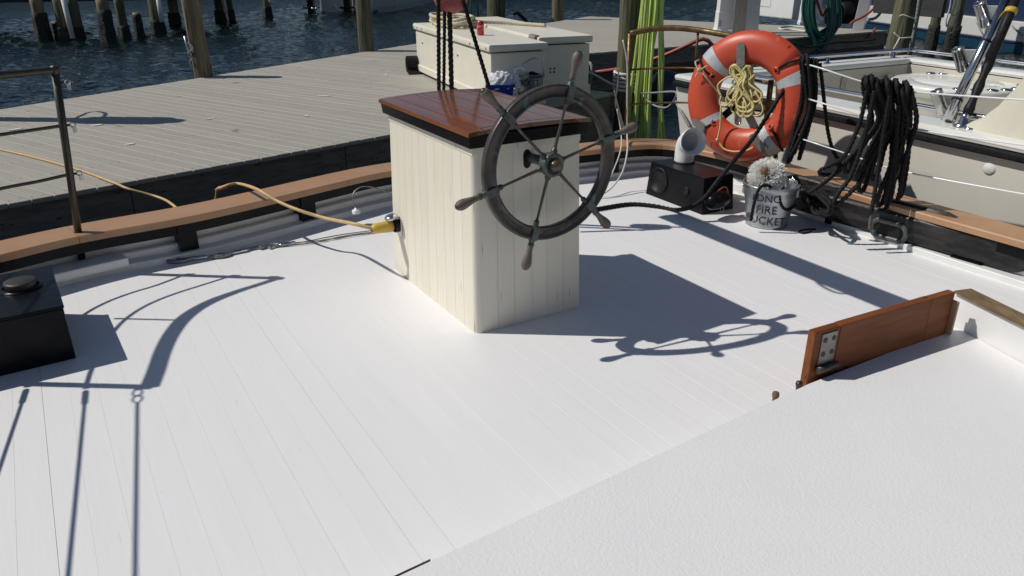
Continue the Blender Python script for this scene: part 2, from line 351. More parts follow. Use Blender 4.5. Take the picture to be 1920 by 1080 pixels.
# ================================================================ WATER
WZ = -.72
def build_water():
    xs = np.concatenate([np.linspace(-260, -32, 24), np.arange(-30, 30.01, .13), np.linspace(32, 260, 24)])
    ys = np.concatenate([np.linspace(-120, 1, 12), np.arange(3, 44.01, .13), np.linspace(46, 320, 26)])
    X, Y = np.meshgrid(xs, ys); Z = np.zeros_like(X)
    g = np.random.default_rng(3)
    for L, a in [(2.6, .012), (1.9, .012), (1.4, .012), (1.0, .011), (.75, .009), (.55, .0065), (.42, .004), (2.2, .009), (.9, .008), (.64, .006), (1.2, .01), (.48, .0045)]:
        th = g.uniform(-.5, 1.4); k = 2 * math.pi / L; ph = g.uniform(0, 6.28)
        warp = .55 * np.sin(X * .5 + ph) + .5 * np.sin(Y * .43 + 2 * ph)
        q = k * (X * math.cos(th) + Y * math.sin(th)) + ph + warp * 1.6
        Z += 1.7 * a * (np.exp(1.1 * np.sin(q)) / 1.4 - .9) * (.7 + .5 * np.sin(X * .31 + Y * .22 + ph))
    far = np.clip((44 - np.hypot(X * 1.2, Y)) / 10, 0, 1); Z *= far
    nx, ny = len(xs), len(ys)
    v = np.stack([X, Y, Z], -1).reshape(-1, 3)
    i = np.arange(ny - 1)[:, None] * nx + np.arange(nx - 1)[None]
    f = np.stack([i, i + 1, i + nx + 1, i + nx], -1).reshape(-1, 4)
    me = bpy.data.meshes.new('water'); me.vertices.add(len(v)); me.vertices.foreach_set('co', v.ravel())
    me.loops.add(f.size); me.loops.foreach_set('vertex_index', f.ravel()); me.polygons.add(len(f))
    me.polygons.foreach_set('loop_start', np.arange(len(f)) * 4); me.polygons.foreach_set('use_smooth', np.ones(len(f), bool))
    me.update(calc_edges=True); me.materials.append(M['water'])
    o = bpy.data.objects.new('water', me); col.objects.link(o); o.location = (0, 0, WZ); o['kind'] = 'structure'
build_water()

# ================================================================ OUR VESSEL: rail line, deck, bulwark
RZ = .235
inn = [Vector((-.68, -.42, RZ)), Vector((-1.95, 1.74, RZ)), Vector((-2.68, 2.62, RZ)), at(-190, 521, RZ)] + \
      [at(*p, RZ) for p in ((-90, 498), (8, 477), (151, 442), (378, 402), (640, 341), (730, 321), (900, 300), (1090, 283), (1164, 275), (1240, 269))] + \
      [at(*p, RZ) for p in ((1345, 288), (1395, 302), (1483, 328), (1600, 362), (1740, 403), (1920, 453))]
inn += [inn[-1] + (inn[-1] - inn[-3]).normalized() * d for d in (.6, 2.2)]
RI = resample(catmull(inn, 8), .06)
RO = offset(RI, .235)
def smooth_line(P2, k):
    P2 = [p.copy() for p in P2]
    for _ in range(k):
        P2 = [P2[0]] + [(P2[i - 1] + P2[i] * 2 + P2[i + 1]) / 4 for i in range(1, len(P2) - 1)] + [P2[-1]]
    return P2
RI = smooth_line(RI, 8); RO = smooth_line(offset(RI, .235), 10)

deck = struct('deck')
def edge_s(u, line):
    """how far aft a plank at athwart offset u can run before it meets the bulwark"""
    best = None
    for a, b in zip(line, line[1:]):
        ua, ub = a.dot(THW), b.dot(THW)
        if (ua - u) * (ub - u) <= 0 and abs(ua - ub) > 1e-6:
            s = a.lerp(b, (u - ua) / (ub - ua)).dot(AFT); best = s if best is None else max(best, s)
    return best
MIDL = offset(RI, .14)
u = -1.0; k = 0
while u < 4.4:
    wd = random.uniform(.093, .107); g = random.choice([.0002, .0002, .0003, .0003, .0005, .0011]); bv = random.choice([.0002, .0003, .0004])
    um = u + wd / 2; e0, e1 = edge_s(u + .002, MIDL), edge_s(u + wd, MIDL)
    if e0 is not None and e1 is not None:
        s0 = -.6; dz = random.uniform(-.0002, .0002)
        sec = [(0, -.03), (0, dz - bv), (bv, dz), (wd - g - bv, dz), (wd - g, dz - bv * .8), (wd - g, -.03)]
        ends = []
        segs = [(s0, None)]
        if random.random() < .0:
            c = random.uniform(1.2, 3.6); segs = [(s0, c - .0004), (c + .0004, None)]
        for (a, b) in segs:
            v = []
            for q in (0, 1):
                for (x, z) in sec:
                    s = a if q == 0 else (b if b is not None else (e0 + (e1 - e0) * x / wd))
                    v.append(THW * (u + x) + AFT * s + UP * z)
            f = [(i, (i + 1) % 6, 6 + (i + 1) % 6, 6 + i) for i in range(6)] + [(5, 4, 3, 2, 1, 0), (6, 7, 8, 9, 10, 11)]
            MB().add(v, f).build('plank', 'deck', deck); k += 1
    u += wd

bw = thing('bulwark', 'low curved bulwark with tan rail cap and black knees round the white stern deck', 'bulwark', (0, 5.6, 0))
# hull below the deck
HO = offset(RI, .2)
band(offset(RI, .155), HO, -.9, .2).build('hull', 'black', bw)
band(offset(RI, .115), offset(RI, .1545), -.02, RZ - .0385).build('bulwark_plank', 'white', bw)
band(offset(RI, -.02), offset(RI, .114), -.01, .035, .004).build('covering_board', 'white', bw)
band(offset(RI, .06), offset(RI, .1145), .0352, .075, .006).build('inner_step', 'white', bw)
# rail cap in lengths scarfed end to end
def nearest(line, p): return min(range(len(line)), key=lambda i: (line[i].to_2d() - p.to_2d()).length)
cuts = [0] + [nearest(RI, at(*p, RZ)) for p in ((150, 442), (655, 337), (1178, 274), (1392, 301), (1655, 378))] + [len(RI) - 1]
for a, b in zip(cuts, cuts[1:]):
    i1 = RI[a:b + 1]; o1 = RO[a:b + 1]
    i1 = [p.copy() for p in i1]; o1 = [p.copy() for p in o1]
    d0 = (i1[1] - i1[0]).normalized() * .0012; d1 = (i1[-1] - i1[-2]).normalized() * .0012
    i1[0] += d0; o1[0] += d0; i1[-1] -= d1; o1[-1] -= d1
    band(i1, o1, RZ - .038, RZ, .007).build('rail_cap', 'tan', bw)
band(offset(RI, .022), offset(RI, .075), RZ - .1, RZ - .0385).build('black_beam', 'black', bw)
# black knees under the beam
def knee(px, py, wpx=.1):
    p = at(px, py, .035); i = nearest(RI, flat(p, RZ)); t = (RI[min(i + 1, len(RI) - 1)] - RI[i - 1]).normalized(); nn = Vector((-t.y, t.x, 0))
    c = RI[i] + nn * .012; c.z = .0355
    m = MB(); a = c - t * wpx / 2
    prof = [(0, 0), (.10, 0), (.10, .16), (-.0, .16), (-.0, .145)]
    v = [a + nn * x + UP * z for x, z in prof] + [a + t * wpx + nn * x + UP * z for x, z in prof]
    n = len(prof); f = [(j, (j + 1) % n, n + (j + 1) % n, n + j) for j in range(n)] + [tuple(range(n - 1, -1, -1)), tuple(range(n, 2 * n))]
    m.add(v, f).build('knee', 'black', bw)
for q in ((362, 475), (602, 420), (800, 376), (1000, 352), (1186, 342), ): knee(*q)
knee(-40, 560)
# stanchion block where the gate post stands
pA = at(155, 495, .05)
iA = nearest(RI, flat(pA, RZ)); tA = (RI[iA + 1] - RI[iA - 1]).normalized(); nA = Vector((-tA.y, tA.x, 0))
cA = RI[iA] + nA * .02
MB().box(flat(cA - tA * .26 - nA * .085, .0352), tA * .46, nA * .14, UP * .05, .012).build('stanchion_block', 'white', bw)

# heavy black belaying timber along the port side of the deck
cv = thing('belaying_timber', 'long heavy black timber along the foot of the right-hand rail, grain worn grey', 'timber', at(1700, 460, 0))
c0 = at(1560, 426, 0); c1 = at(1925, 534, 0); ct = (c1 - c0).normalized(); cn = Vector((-ct.y, ct.x, 0))
if cn.dot(Vector((1, .6, 0))) < 0: cn = -cn
c0 = c0 - ct * .55; L = (at(1916, 512, .09) - c0).dot(ct)
prof = []
for i in range(9): prof.append((L - .09 + .09 * math.sin(math.pi * i / 8), .075 + .075 * math.cos(math.pi * i / 8)))
out = [(0, .15)] + prof + [(0, 0)]
def side(poly, o, t, n, th, bv=.012):
    """slab with its outline drawn in the vertical plane along t"""
    m = MB(); k = len(poly); P2 = [Vector(p) for p in poly]
    ar = sum(P2[i].x * P2[(i + 1) % k].y - P2[(i + 1) % k].x * P2[i].y for i in range(k))
    if ar < 0: P2.reverse()
    I2 = inset(P2, bv); v = []
    for (Q, d) in ((I2, 0), (P2, bv), (P2, th - bv), (I2, th)): v += [Vector(o) + t * p.x + UP * p.y + n * d for p in Q]
    f = []
    for r in range(3):
        for i in range(k): f.append((r * k + i, r * k + (i + 1) % k, (r + 1) * k + (i + 1) % k, (r + 1) * k + i))
    f.append(tuple(reversed(range(k)))); f.append(tuple(3 * k + i for i in range(k)))
    return m.add(v, f)
side(out, flat(c0, .045) - cn * .015, ct, cn, .11).build('timber_body', 'blackwood', cv)
side([(0, 0), (L - .3, 0), (L - .5, .055), (0, .055)], flat(c0, .1955) + cn * .05, ct, cn, .05).build('upper_strip', 'blackwood', cv)
for q in ((1812, 500), (1572, 424)):
    p = at(*q, 0); MB().box(p - ct * .09 - cn * .02, ct * .17, cn * .12, UP * .045, .006).build('pad', 'black', cv)
# oval bronze fairlead let into the timber
o = onpl(1666, 432, flat(c0, .1) - cn * .017, cn)
ring = []
for i in range(28):
    a = 2 * math.pi * i / 28; x = math.cos(a); y = math.sin(a)
    ring.append(o + ct * (.055 * (1 if x > 0 else -1) * (abs(x) > .02) + .052 * x) + UP * (.050 * y))
hz = MB().tube(ring, .017, n=10, closed=True, up=cn, flat=.8).build('fairlead', 'verdigris', cv)
MB().add([p - cn * (-.0) for p in ring], [tuple(range(28))]).build('fairlead_hole', 'rubber', hz)

# ================================================================ NEAR DOCK
dock = struct('dock')
DD = Vector((math.cos(R(147)), math.sin(R(147)), 0)); DN = Vector((math.sin(R(147)), -math.cos(R(147)), 0))
E_ = at(1150, 175); N0 = at(36, 378); N1 = at(617, 273); Mq = at(1100, 100); M2 = at(1665, 57)
Fa = at(0, 205); Fb = at(1115, 29)
N00 = N0 + (N0 - N1).normalized() * 5
Q_ = Mq.copy() ; Q_ = E_ + DD * .42
NEAR = [N00, N0, N1, E_, Q_, Mq, M2]
for i in range(1, len(NEAR)):                    # keep the line monotonic across the boards
    assert NEAR[i].dot(DN) > NEAR[i - 1].dot(DN) - 1e-6, i
def near_at(wv):
    for a, b in zip(NEAR, NEAR[1:]):
        wa, wb = a.dot(DN), b.dot(DN)
        if wa <= wv <= wb: return a.lerp(b, (wv - wa) / max(wb - wa, 1e-6))
    return NEAR[-1]
def far_at(wv):
    d = Fb - Fa; t = (wv - Fa.dot(DN)) / d.dot(DN); return Fa + d * t
w0, w1 = N00.dot(DN) + .02, M2.dot(DN)
bwid = .1405; wv = w0
while wv < w1:
    wb = bwid - .006 * random.uniform(.7, 1.3)
    a0, a1 = near_at(wv), near_at(wv + wb); b0, b1 = far_at(wv), far_at(wv + wb)
    if wv < E_.dot(DN) < wv + wb: a1 = a0 + DN * wb
    j = random.uniform(-.006, .006); a0 = a0 - DD * j; a1 = a1 - DD * j
    dz = random.uniform(-.0015, .0015)
    cuts_ = [0, 1]
    if (b0 - a0).length > 5 and random.random() < .6: cuts_ = [0, random.uniform(.3, .7), 1]
    for c_, d_ in zip(cuts_, cuts_[1:]):
        p = [a0.lerp(b0, c_), a1.lerp(b1, c_), a1.lerp(b1, d_), a0.lerp(b0, d_)]
        if c_ > 0: p[0] += DD * .004; p[1] += DD * .004
        MB().prism(p, -.034, dz, .0035).build('board', 'boards', dock)
    wv += bwid
V_, F_ = [], []
wv = w0
while wv < w1:                                   # screw heads over the joists
    wm = wv + .067; a, b = near_at(wm), far_at(wm); L_ = (b - a).length; d_ = (b - a).normalized(); x = .07
    while x < L_ and a.y < 14:
        for o_ in (-.038, .038):
            p = a + d_ * x + DN * o_; o0_ = len(V_)
            V_ += [Vector((p.x + .006 * math.cos(q), p.y + .006 * math.sin(q), .0022)) for q in (0, 1.57, 3.14, 4.71)]; F_.append((o0_, o0_ + 1, o0_ + 2, o0_ + 3))
        x += .61
    wv += bwid
MB().add(V_, F_).build('screw_head', 'screw', dock)['kind'] = 'stuff'
def fascia(a, b, m, z0, z1, setb, nseg, name='fascia_plank'):
    d = (b - a).normalized(); n = Vector((-d.y, d.x, 0))          # setback away from the viewer
    if n.y < 0: n = -n
    for i in range(nseg):
        p = a.lerp(b, i / nseg) + d * .003 + n * setb; q = a.lerp(b, (i + 1) / nseg) - d * .003 + n * setb
        MB().box(flat(p, z0), q - p, n * .05, UP * (z1 - z0), .006).build(name, m, dock)
fascia(N00, E_, 'fascia', -.29, -.036, .03, 6); fascia(N00, E_, 'fascia', -.56, -.31, .09, 4)
fascia(E_, Q_, 'fascia', -.3, -.036, .03, 1); fascia(Q_ + Vector((.06, 0, 0)), Mq, 'fascia', -.3, -.036, .03, 1)
fascia(Mq, M2, 'fascia', -.3, -.036, .03, 3); fascia(Mq, M2, 'fasciared', -.46, -.31, .02, 3); fascia(Mq, M2, 'fascia', -.7, -.48, .15, 3)
fascia(M2, M2 + DD * 5, 'fascia', -.32, -.036, .03, 1)
fascia(Fa - (Fb - Fa).normalized() * 2, Fb, 'fascia', -.3, -.036, -.08, 6)
# piles that carry the dock, in its shade
for t in (.1, .35, .6, .85):
    p = N00.lerp(E_, t) + Vector((-.55, .6, 0)); MB().lathe([(.15, -2), (.15, -.04)], p, n=12).build('pile', 'piling', dock)
for t in (.12, .45, .8):
    p = Mq.lerp(M2, t) + Vector((-.2, .45, 0)); MB().lathe([(.15, -2), (.15, -.04)], p, n=12).build('pile', 'piling', dock)

# ================================================================ PILINGS
def post_mesh(base, top, r0, r1, n=18, rows=16, seed=0, rough=.035):
    g = random.Random(seed); ph = [g.uniform(0, 6.28) for _ in range(4)]; v = []; f = []
    base, top = Vector(base), Vector(top)
    for i in range(rows + 1):
        t = i / rows; c = base.lerp(top, t); r = r0 + (r1 - r0) * t
        for k in range(n):
            a = 2 * math.pi * k / n
            q = 1 + rough * (math.sin(3 * a + ph[0] + t * 1.5) * .6 + math.sin(5 * a + ph[1] - t) * .5 + math.sin(9 * a + ph[2]) * .35) + rough * .5 * g.uniform(-1, 1)
            v.append(c + Vector((math.cos(a) * r * q, math.sin(a) * r * q, 0)))
    for i in range(rows):
        for k in range(n): f.append((i * n + k, i * n + (k + 1) % n, (i + 1) * n + (k + 1) % n, (i + 1) * n + k))
    f.append(tuple(rows * n + k for k in range(n)))
    return MB().add(v, f, True)
PG = 'round timber pilings along the dock edge'
def piling(label, base, h, r, m='piling', group=PG, z0=-1.6, lean=(0, 0), seed=0, parts=True):
    base = Vector(base); t = thing('piling', label, 'piling', flat(base, WZ), group)
    b0 = Vector((base.x - lean[0] * (base.z - z0), base.y - lean[1] * (base.z - z0), z0)); tp = Vector((base.x + lean[0] * h, base.y + lean[1] * h, base.z + h))
    post_mesh(b0, tp, r * 1.06, r * .94, seed=seed).build('post', m, t)
    return t
def growth(t, base, r, z1=-.2, seed=1, z0=-1.4):
    post_mesh((base.x, base.y, z0), (base.x, base.y, z1), r * 1.35, r * 1.12, rows=14, n=20, seed=seed, rough=.16).build('shell_growth', 'growth', t)
p1 = at(379, 146); t1 = piling('weathered round piling with a rope cleat at the far edge of the dock', p1 + Vector((-.02, .12, 0)), 1.15, .122, seed=4, lean=(-.03, 0))
# iron cleat and its line
cb = ay(357, 98, p1.y - .03)
m = MB(); m.tube([ay(346, 68, p1.y), ay(352, 92, p1.y - .02), ay(358, 118, p1.y)], .016, n=8); m.cbox(ay(359, 92, p1.y + .02), (.07, 0, 0), (0, .05, 0), (0, 0, .09), .01)
m.build('cleat', 'galv', t1)
MB().rope([ay(352, 80, p1.y - .03), ay(362, 90, p1.y - .06), ay(353, 100, p1.y - .05), ay(361, 108, p1.y - .05), ay(356, 116, p1.y - .04), ay(360, 126, p1.y - .04)], .012).build('cleat_line', 'grope', t1)
p2 = at(685, 97); piling('grey grooved piling at the far edge of the dock beside the rolled black mat', p2 + Vector((0, .14, 0)), 1.3, .13, 'pilgreen', seed=9)
p3 = at(938, 37); t3 = piling('thick greenish piling behind the coiled rope on the cream dock boxes', p3 + Vector((-.1, .1, 0)), 1.4, .235, 'pilgreen', seed=12)
for px in (884, 897): MB().tube([ay(px - 2, -30, p3.y - .3), ay(px - 1, 15, p3.y - .3), ay(px, 60, p3.y - .3)], .022, n=8).build('green_pipe', 'teal', t3)
p4 = at(1046, 37); piling('slim piling at the far dock edge just right of the dock boxes', p4 + Vector((0, .12, 0)), 1.4, .155, seed=15)
p5 = Vector((1.43, 9.86, 0)); t5 = piling('tall greenish piling hung with lime green hoses behind the stern rail', p5, 2.6, .137, 'pilgreen', seed=21)
# white mooring rope wound round it
wr = []
for i in range(60):
    a = i / 60 * 5 * 2 * math.pi; wr.append(Vector((p5.x + .158 * math.cos(a), p5.y + .158 * math.sin(a), ay(1165, 150, 9.75).z + .1 - .24 * i / 60)))
MB().rope(wr, .022, smooth=False, n=8, step=.03).build('rope_turns', 'wrope', t5)
p6 = at(1700, 90, WZ) ; p6 = ay(1692, 60, 13.2); t6 = piling('mossy piling tied with thin white line, standing in the water beyond the fishing skiff', (p6.x, 13.2, 0), 2.2, .205, 'pilgreen', seed=25)
zq = lambda px, py, y: ay(px, py, y)
tie = [ay(1676, 61, 13.0), ay(1687, 71, 12.96), ay(1700, 71, 12.95), ay(1714, 70, 13.0)]
m = MB(); m.tube(catmull(tie, 5), .012, n=6); m.tube([ay(1687, 71, 12.95), ay(1679, 86, 12.93), ay(1668, 104, 12.9)], .012, n=6)
m.tube(catmull([ay(1686, 31, 13.0), ay(1693, 28, 12.98), ay(1705, 32, 12.95), ay(1716, 36, 13.0)], 5), .01, n=6); m.build('tie_line', 'wrope', t6)
MB().rope([ay(1726, -20, 13.0), ay(1719, 30, 12.98), ay(1711, 72, 12.97), ay(1704, 103, 12.95)], .028, n=8).build('mooring_rope', 'grope', t6)
PY7 = at(200, 225).y + .08
p7 = piling('tall piling out beyond the left end of the dock whose long shadow crosses the boards', (-5.95, PY7, 0), 2.75, .115, seed=31)
def sh_pt(px, py):
    p = at(px, py); z = (p.x + 5.9) * math.tan(SUN_EL); return Vector((-5.9, p.y + .047 * z, z))
MB().tube(catmull([sh_pt(140, 222), sh_pt(152, 217), sh_pt(166, 211), sh_pt(184, 209), sh_pt(198, 213), sh_pt(194, 219), sh_pt(180, 223)], 6), .018, n=8).build('hook', 'galv', p7)
MB().lathe([(.12, 1.78), (.19, 1.79), (.19, 2.55), (.12, 2.57)], (-5.95, PY7, 0), n=16).build('collar', 'galv', p7)

# ================================================================ FAR DOCK across the water
fd = struct('dock')
f0 = at(-160, 9, .14); f0 = ay(-160, 8, 24.4); f1 = ay(470, -2, 27.5); fz = f0.z
fd0 = Vector((f0.x, f0.y, 0)); fd1 = Vector((f1.x, f1.y, 0)); ft = (fd1 - fd0).normalized(); fn = Vector((-ft.y, ft.x, 0))
for i in range(5):
    a = fd0.lerp(fd1, i / 5); b = fd0.lerp(fd1, (i + 1) / 5) - ft * .01
    MB().box(flat(a, fz), b - a, fn * .12, UP * .42, .01).build('fascia_plank', 'fasciadark', fd)
for i in range(46):
    a = fd0.lerp(fd1, i / 46); b = fd0.lerp(fd1, (i + .96) / 46)
    MB().box(flat(a, fz + .425) - fn * .05, b - a, fn * 3.4, UP * .045).build('board', 'boards', fd)
MB().box(flat(fd0, fz) + fn * 3.0, fd1 - fd0, fn * .12, UP * .42).build('fascia_plank', 'fascia', fd)
FP = 'pilings under the far dock'
def farpile(label, px, pyw, wpx, m='piltan', pipe=None, stump=None, seed=0, pg=.38):
    b = at(px, pyw, WZ); r = wpx / 2 / FPX * (b.y * math.cos(PITCH) + (EYE - WZ) * math.sin(PITCH))
    t = thing('piling', label, 'piling', flat(b, WZ), FP)
    zt = stump if stump is not None else fz + .35
    post_mesh((b.x, b.y, -1.8), (b.x, b.y, zt), r, r * .95, seed=seed, rows=8, n=14).build('post', m, t)
    growth(t, b, r, z1=WZ + pg if stump is None else zt - .05, seed=seed + 3)
    if pipe:
        MB().tube([ay(pipe[0], pipe[1] - 12, b.y - r - .08), ay(pipe[2], pipe[3], b.y - r - .08)], .07, n=10).build('white_pipe', 'pvc', t)
farpile('leftmost far piling with pale tan wood and dark shell growth', 84, 76, 22, seed=2, pg=.75)
farpile('short broken stump between the leftmost far piling and the white pipe', 111, 74, 13, stump=-.22, seed=3)
farpile('far piling carrying the leftmost white pipe', 127, 76, 24, 'pilgreen', pipe=(116, 0, 137, 72), seed=5)
farpile('dark far piling close behind the leftmost white pipe', 149, 76, 22, 'pilgreen', seed=6)
farpile('tan far piling with a thick oyster collar', 206, 78, 22, seed=7, pg=.85)
farpile('dark far piling between the oyster collar piling and the square stump', 236, 74, 17, 'pilgreen', seed=8)
farpile('square topped stump standing in the water below the far dock', 264, 71, 14, stump=-.02, seed=10)
farpile('far piling with a white pipe, left of the near rope-cleat piling', 299, 62, 22, 'pilgreen', pipe=(295, 0, 304, 41), seed=11)
farpile('pale far piling almost hidden behind the near rope-cleat piling', 330, 45, 18, seed=13)
farpile('far piling with a white pipe right of the near rope-cleat piling', 415, 40, 17, 'pilgreen', pipe=(417, 0, 424, 25), seed=14)
farpile('thin dark piling beside the outboard motors across the water', 434, 38, 12, 'pilgreen', seed=16)
farpile('far piling with the shortest white pipe, near the outboard motors', 503, 32, 14, 'pilgreen', pipe=(505, 0, 509, 9), seed=17)

# ================================================================ STEERING BOX
F0 = at(893, 627); L0 = F0 + AFT * .925; R0 = F0 + THW * .577; B0 = L0 + THW * .577
sb = thing('steering_box', 'cream planked steering box with varnished mahogany top and black trim on the white deck', 'box', flat((L0 + R0) / 2, 0))
HB = .862
def plank_face(a, b, n_out, k, name='plank', mt='cream', z1=HB, skip0=0.):
    d = (b - a); Lh = d.length; d.normalize(); ws = [random.uniform(.9, 1.1) for _ in range(k)]; S = sum(ws); x = skip0; Lh -= skip0
    for w_ in ws:
        wd = w_ / S * Lh; p = a + d * (x + .0008) ; x += wd
        MB().prism([p, p + d * (wd - .0016), p + d * (wd - .0016) - n_out * .02, p - n_out * .02], .0, z1).build(name, mt, sb) if False else \
        MB().box(p - n_out * .02, d * (wd - .0011), n_out * .02, UP * z1, .0012).build(name, mt, sb)
CR = .03
plank_face(L0, F0 - FWD * CR, -THW, 10)
plank_face(F0 + THW * CR, R0, FWD, 6)
plank_face(R0, B0, THW, 9); plank_face(B0, L0, AFT, 5)
# rounded corner post
cc = F0 - FWD * CR + THW * CR; v = []
arc = [cc - THW * (CR + .0006) * math.cos(a) + FWD * (CR + .0006) * math.sin(a) for a in [math.pi / 2 * i / 8 for i in range(9)]]
MB().prism([cc] + arc, 0, HB).build('corner_post', 'cream', sb)
MB().box(F0 - FWD * .04 + THW * .04, THW * .49, -FWD * .84, UP * .04).build('floor_frame', 'cream', sb)
def rect(o, z=0): # plan rectangle round the box grown by o
    return [flat(F0 - THW * o + FWD * o, z), flat(R0 + THW * o + FWD * o, z), flat(B0 + THW * o - FWD * o, z), flat(L0 - THW * o - FWD * o, z)]
q0, q1 = rect(.012), rect(.026)
for i in range(4):                                # cream frieze then black moulding
    pass
MB().prism(rect(.0035), HB - .035, HB - .0002, .002).build('frieze', 'cream', sb)
m = MB(); a, b = rect(.026), rect(.033); cc_ = (a[0] + a[2]) / 2
v = [(p.x, p.y, HB) for p in a] + [(p.x, p.y, HB + .05) for p in b]
m.add(v, [(i, (i + 1) % 4, 4 + (i + 1) % 4, 4 + i) for i in range(4)] + [(3, 2, 1, 0), (4, 5, 6, 7)]).build('black_trim', 'black', sb)
# cambered top, boards running fore and aft inside a mitred border
TZ = HB + .0505; OV = .042; TW = .577 + 2 * OV; TL = .925 + 2 * OV; o0 = F0 - THW * OV + FWD * OV
cam_h = lambda x: .013 * (1 - (2 * x / TW - 1) ** 2)
def topboard(x0, x1, y0, y1, cut=None):
    m = MB(); xs = np.linspace(x0, x1, 5); th = .017; e = .003; v = []; n = len(xs); f = []
    for yy in (y0, y1):
        for i, x in enumerate(xs): v.append(o0 + THW * x + AFT * yy + UP * (TZ + cam_h(x)))
        for i, x in enumerate(xs):
            xi = min(max(x, x0 + e), x1 - e); v.append(o0 + THW * xi + AFT * (yy + (e if yy == y0 else -e)) + UP * (TZ + th + cam_h(x)))
    N = 2 * n
    for i in range(n - 1):
        f += [(i, i + 1, N + i + 1, N + i), (n + i, n + i + 1, N + n + i + 1, N + n + i), (i, i + 1, n + i + 1, n + i), (N + i, N + i + 1, N + n + i + 1, N + n + i)]
    f += [(0, n, N + n, N), (n - 1, 2 * n - 1, N + 2 * n - 1, N + n - 1)]
    return m.add(v, f).build('board', 'varnish', sb)
bd = .085
topboard(0, bd - .0006, 0, TL); topboard(TW - bd + .0006, TW, 0, TL)
xx = [bd, bd + .11, bd + .15, bd + .27, bd + .38, TW - bd]
for a, b in zip(xx, xx[1:]): topboard(a + .0005, b - .0005, bd * .55, TL - bd * .55)
topboard(bd, TW - bd, 0, bd * .55 - .0006); topboard(bd, TW - bd, TL - bd * .55 + .0006, TL)
# small cleat board low on the starboard side, white-edged
MB().box(R0 + THW * .001 + AFT * .33 + UP * .30, THW * .03, AFT * .2, UP * .34, .004).build('side_board', 'cream', sb)
# shaft opening
hc = onpl(994, 297, F0, FWD)
oval = [hc + THW * (.021 * math.cos(a)) + UP * (.026 * math.sin(a) + .016 * (1 if math.sin(a) > 0 else -1)) + FWD * .0012 for a in np.linspace(0, 2 * math.pi, 25)[:-1]]
MB().add(oval, [tuple(range(24))]).build('shaft_opening', 'rubber', sb)
# power inlet on the side with its flip lid
ic = onpl(746, 421, L0, -THW) ; IN = -THW
inl = MB().cbox(ic + IN * .004, AFT * .082, UP * .092, IN * .008, .003).build('power_inlet', 'steel', sb)
MB().lathe([(.034, 0), (.034, .02), (.03, .024)], ic + IN * .008, IN, n=20).build('inlet_collar', 'rubber', inl)
lid = MB(); lc = ic + IN * .045 + UP * .052
lid.lathe([(.0, .012), (.028, .012), (.034, .006), (.034, -.004), (.026, -.006), (0, -.004)], lc, (UP + IN * .25), n=20)
lid.build('inlet_lid', 'chrome', inl)
MB().cbox(ic + IN * .012 + UP * .05, AFT * .03, UP * .012, IN * .02, .002).build('lid_hinge', 'steel', inl)

# the box narrows slightly towards its top
def taper(o):
    org = Vector(o['_org'])
    for vt_ in o.data.vertices:
        p = vt_.co + org; z = max(0, p.z) / HB; d = p - F0; a_, t_ = d.dot(AFT), d.dot(THW)
        vt_.co = vt_.co - AFT * (a_ / .925 * .058 * z) - THW * (t_ / .577 * .036 * z)
for o in sb.children:
    taper(o)
    for q in o.children: taper(q)

# ================================================================ SHIP'S WHEEL
sw = thing('ships_wheel', "weathered bronze ship's wheel with six grey wooden handles on the steering box", 'steering wheel', flat(hc + FWD * .15, 0))
WC = onpl(1033, 308, F0 + FWD * .155, FWD); WR = .305
def wp(r, a, d=0.): return WC + THW * (r * math.cos(a)) + UP * (r * math.sin(a)) + FWD * d
A0 = R(14.3)
# rim: channel section with a raised inner and outer lip
rim = MB(); N = 96
prof = [(.272, -.016), (.326, -.016), (.328, .008), (.324, .015), (.316, .015), (.312, .010), (.300, .008), (.290, .008), (.283, .010), (.279, .015), (.272, .015), (.269, .008)]
v = []; f = []; n = len(prof)
for i in range(N):
    a = 2 * math.pi * i / N
    for (r, d) in prof: v.append(wp(r, a, d))
for i in range(N):
    for k2 in range(n): f.append((i * n + k2, i * n + (k2 + 1) % n, ((i + 1) % N) * n + (k2 + 1) % n, ((i + 1) % N) * n + k2))
rim.add(v, f, True); rim.build('rim', 'bronze', sw)
# raised lettering cast in the rim
def rim_text(txt, a_mid, size, r, name='lettering'):
    v, f = text_mesh(txt, size, bold=.0008, extrude=.0016)
    # written along the rim, tops of the letters towards the hub
    MB().add([wp(r - p.y, a_mid - p.x / r, .0082 + p.z + .001) if False else wp(r - p.y, a_mid + p.x / r, .0082 + p.z + .001) for p in v], f).build(name, 'verdigris', sw)
rim_text('LUNENBURG FDRY CO LTD', R(-105.7 + 31), .0185, .2955)
rim_text('LUNENBURG N S', R(-105.7 - 27), .0185, .2955)
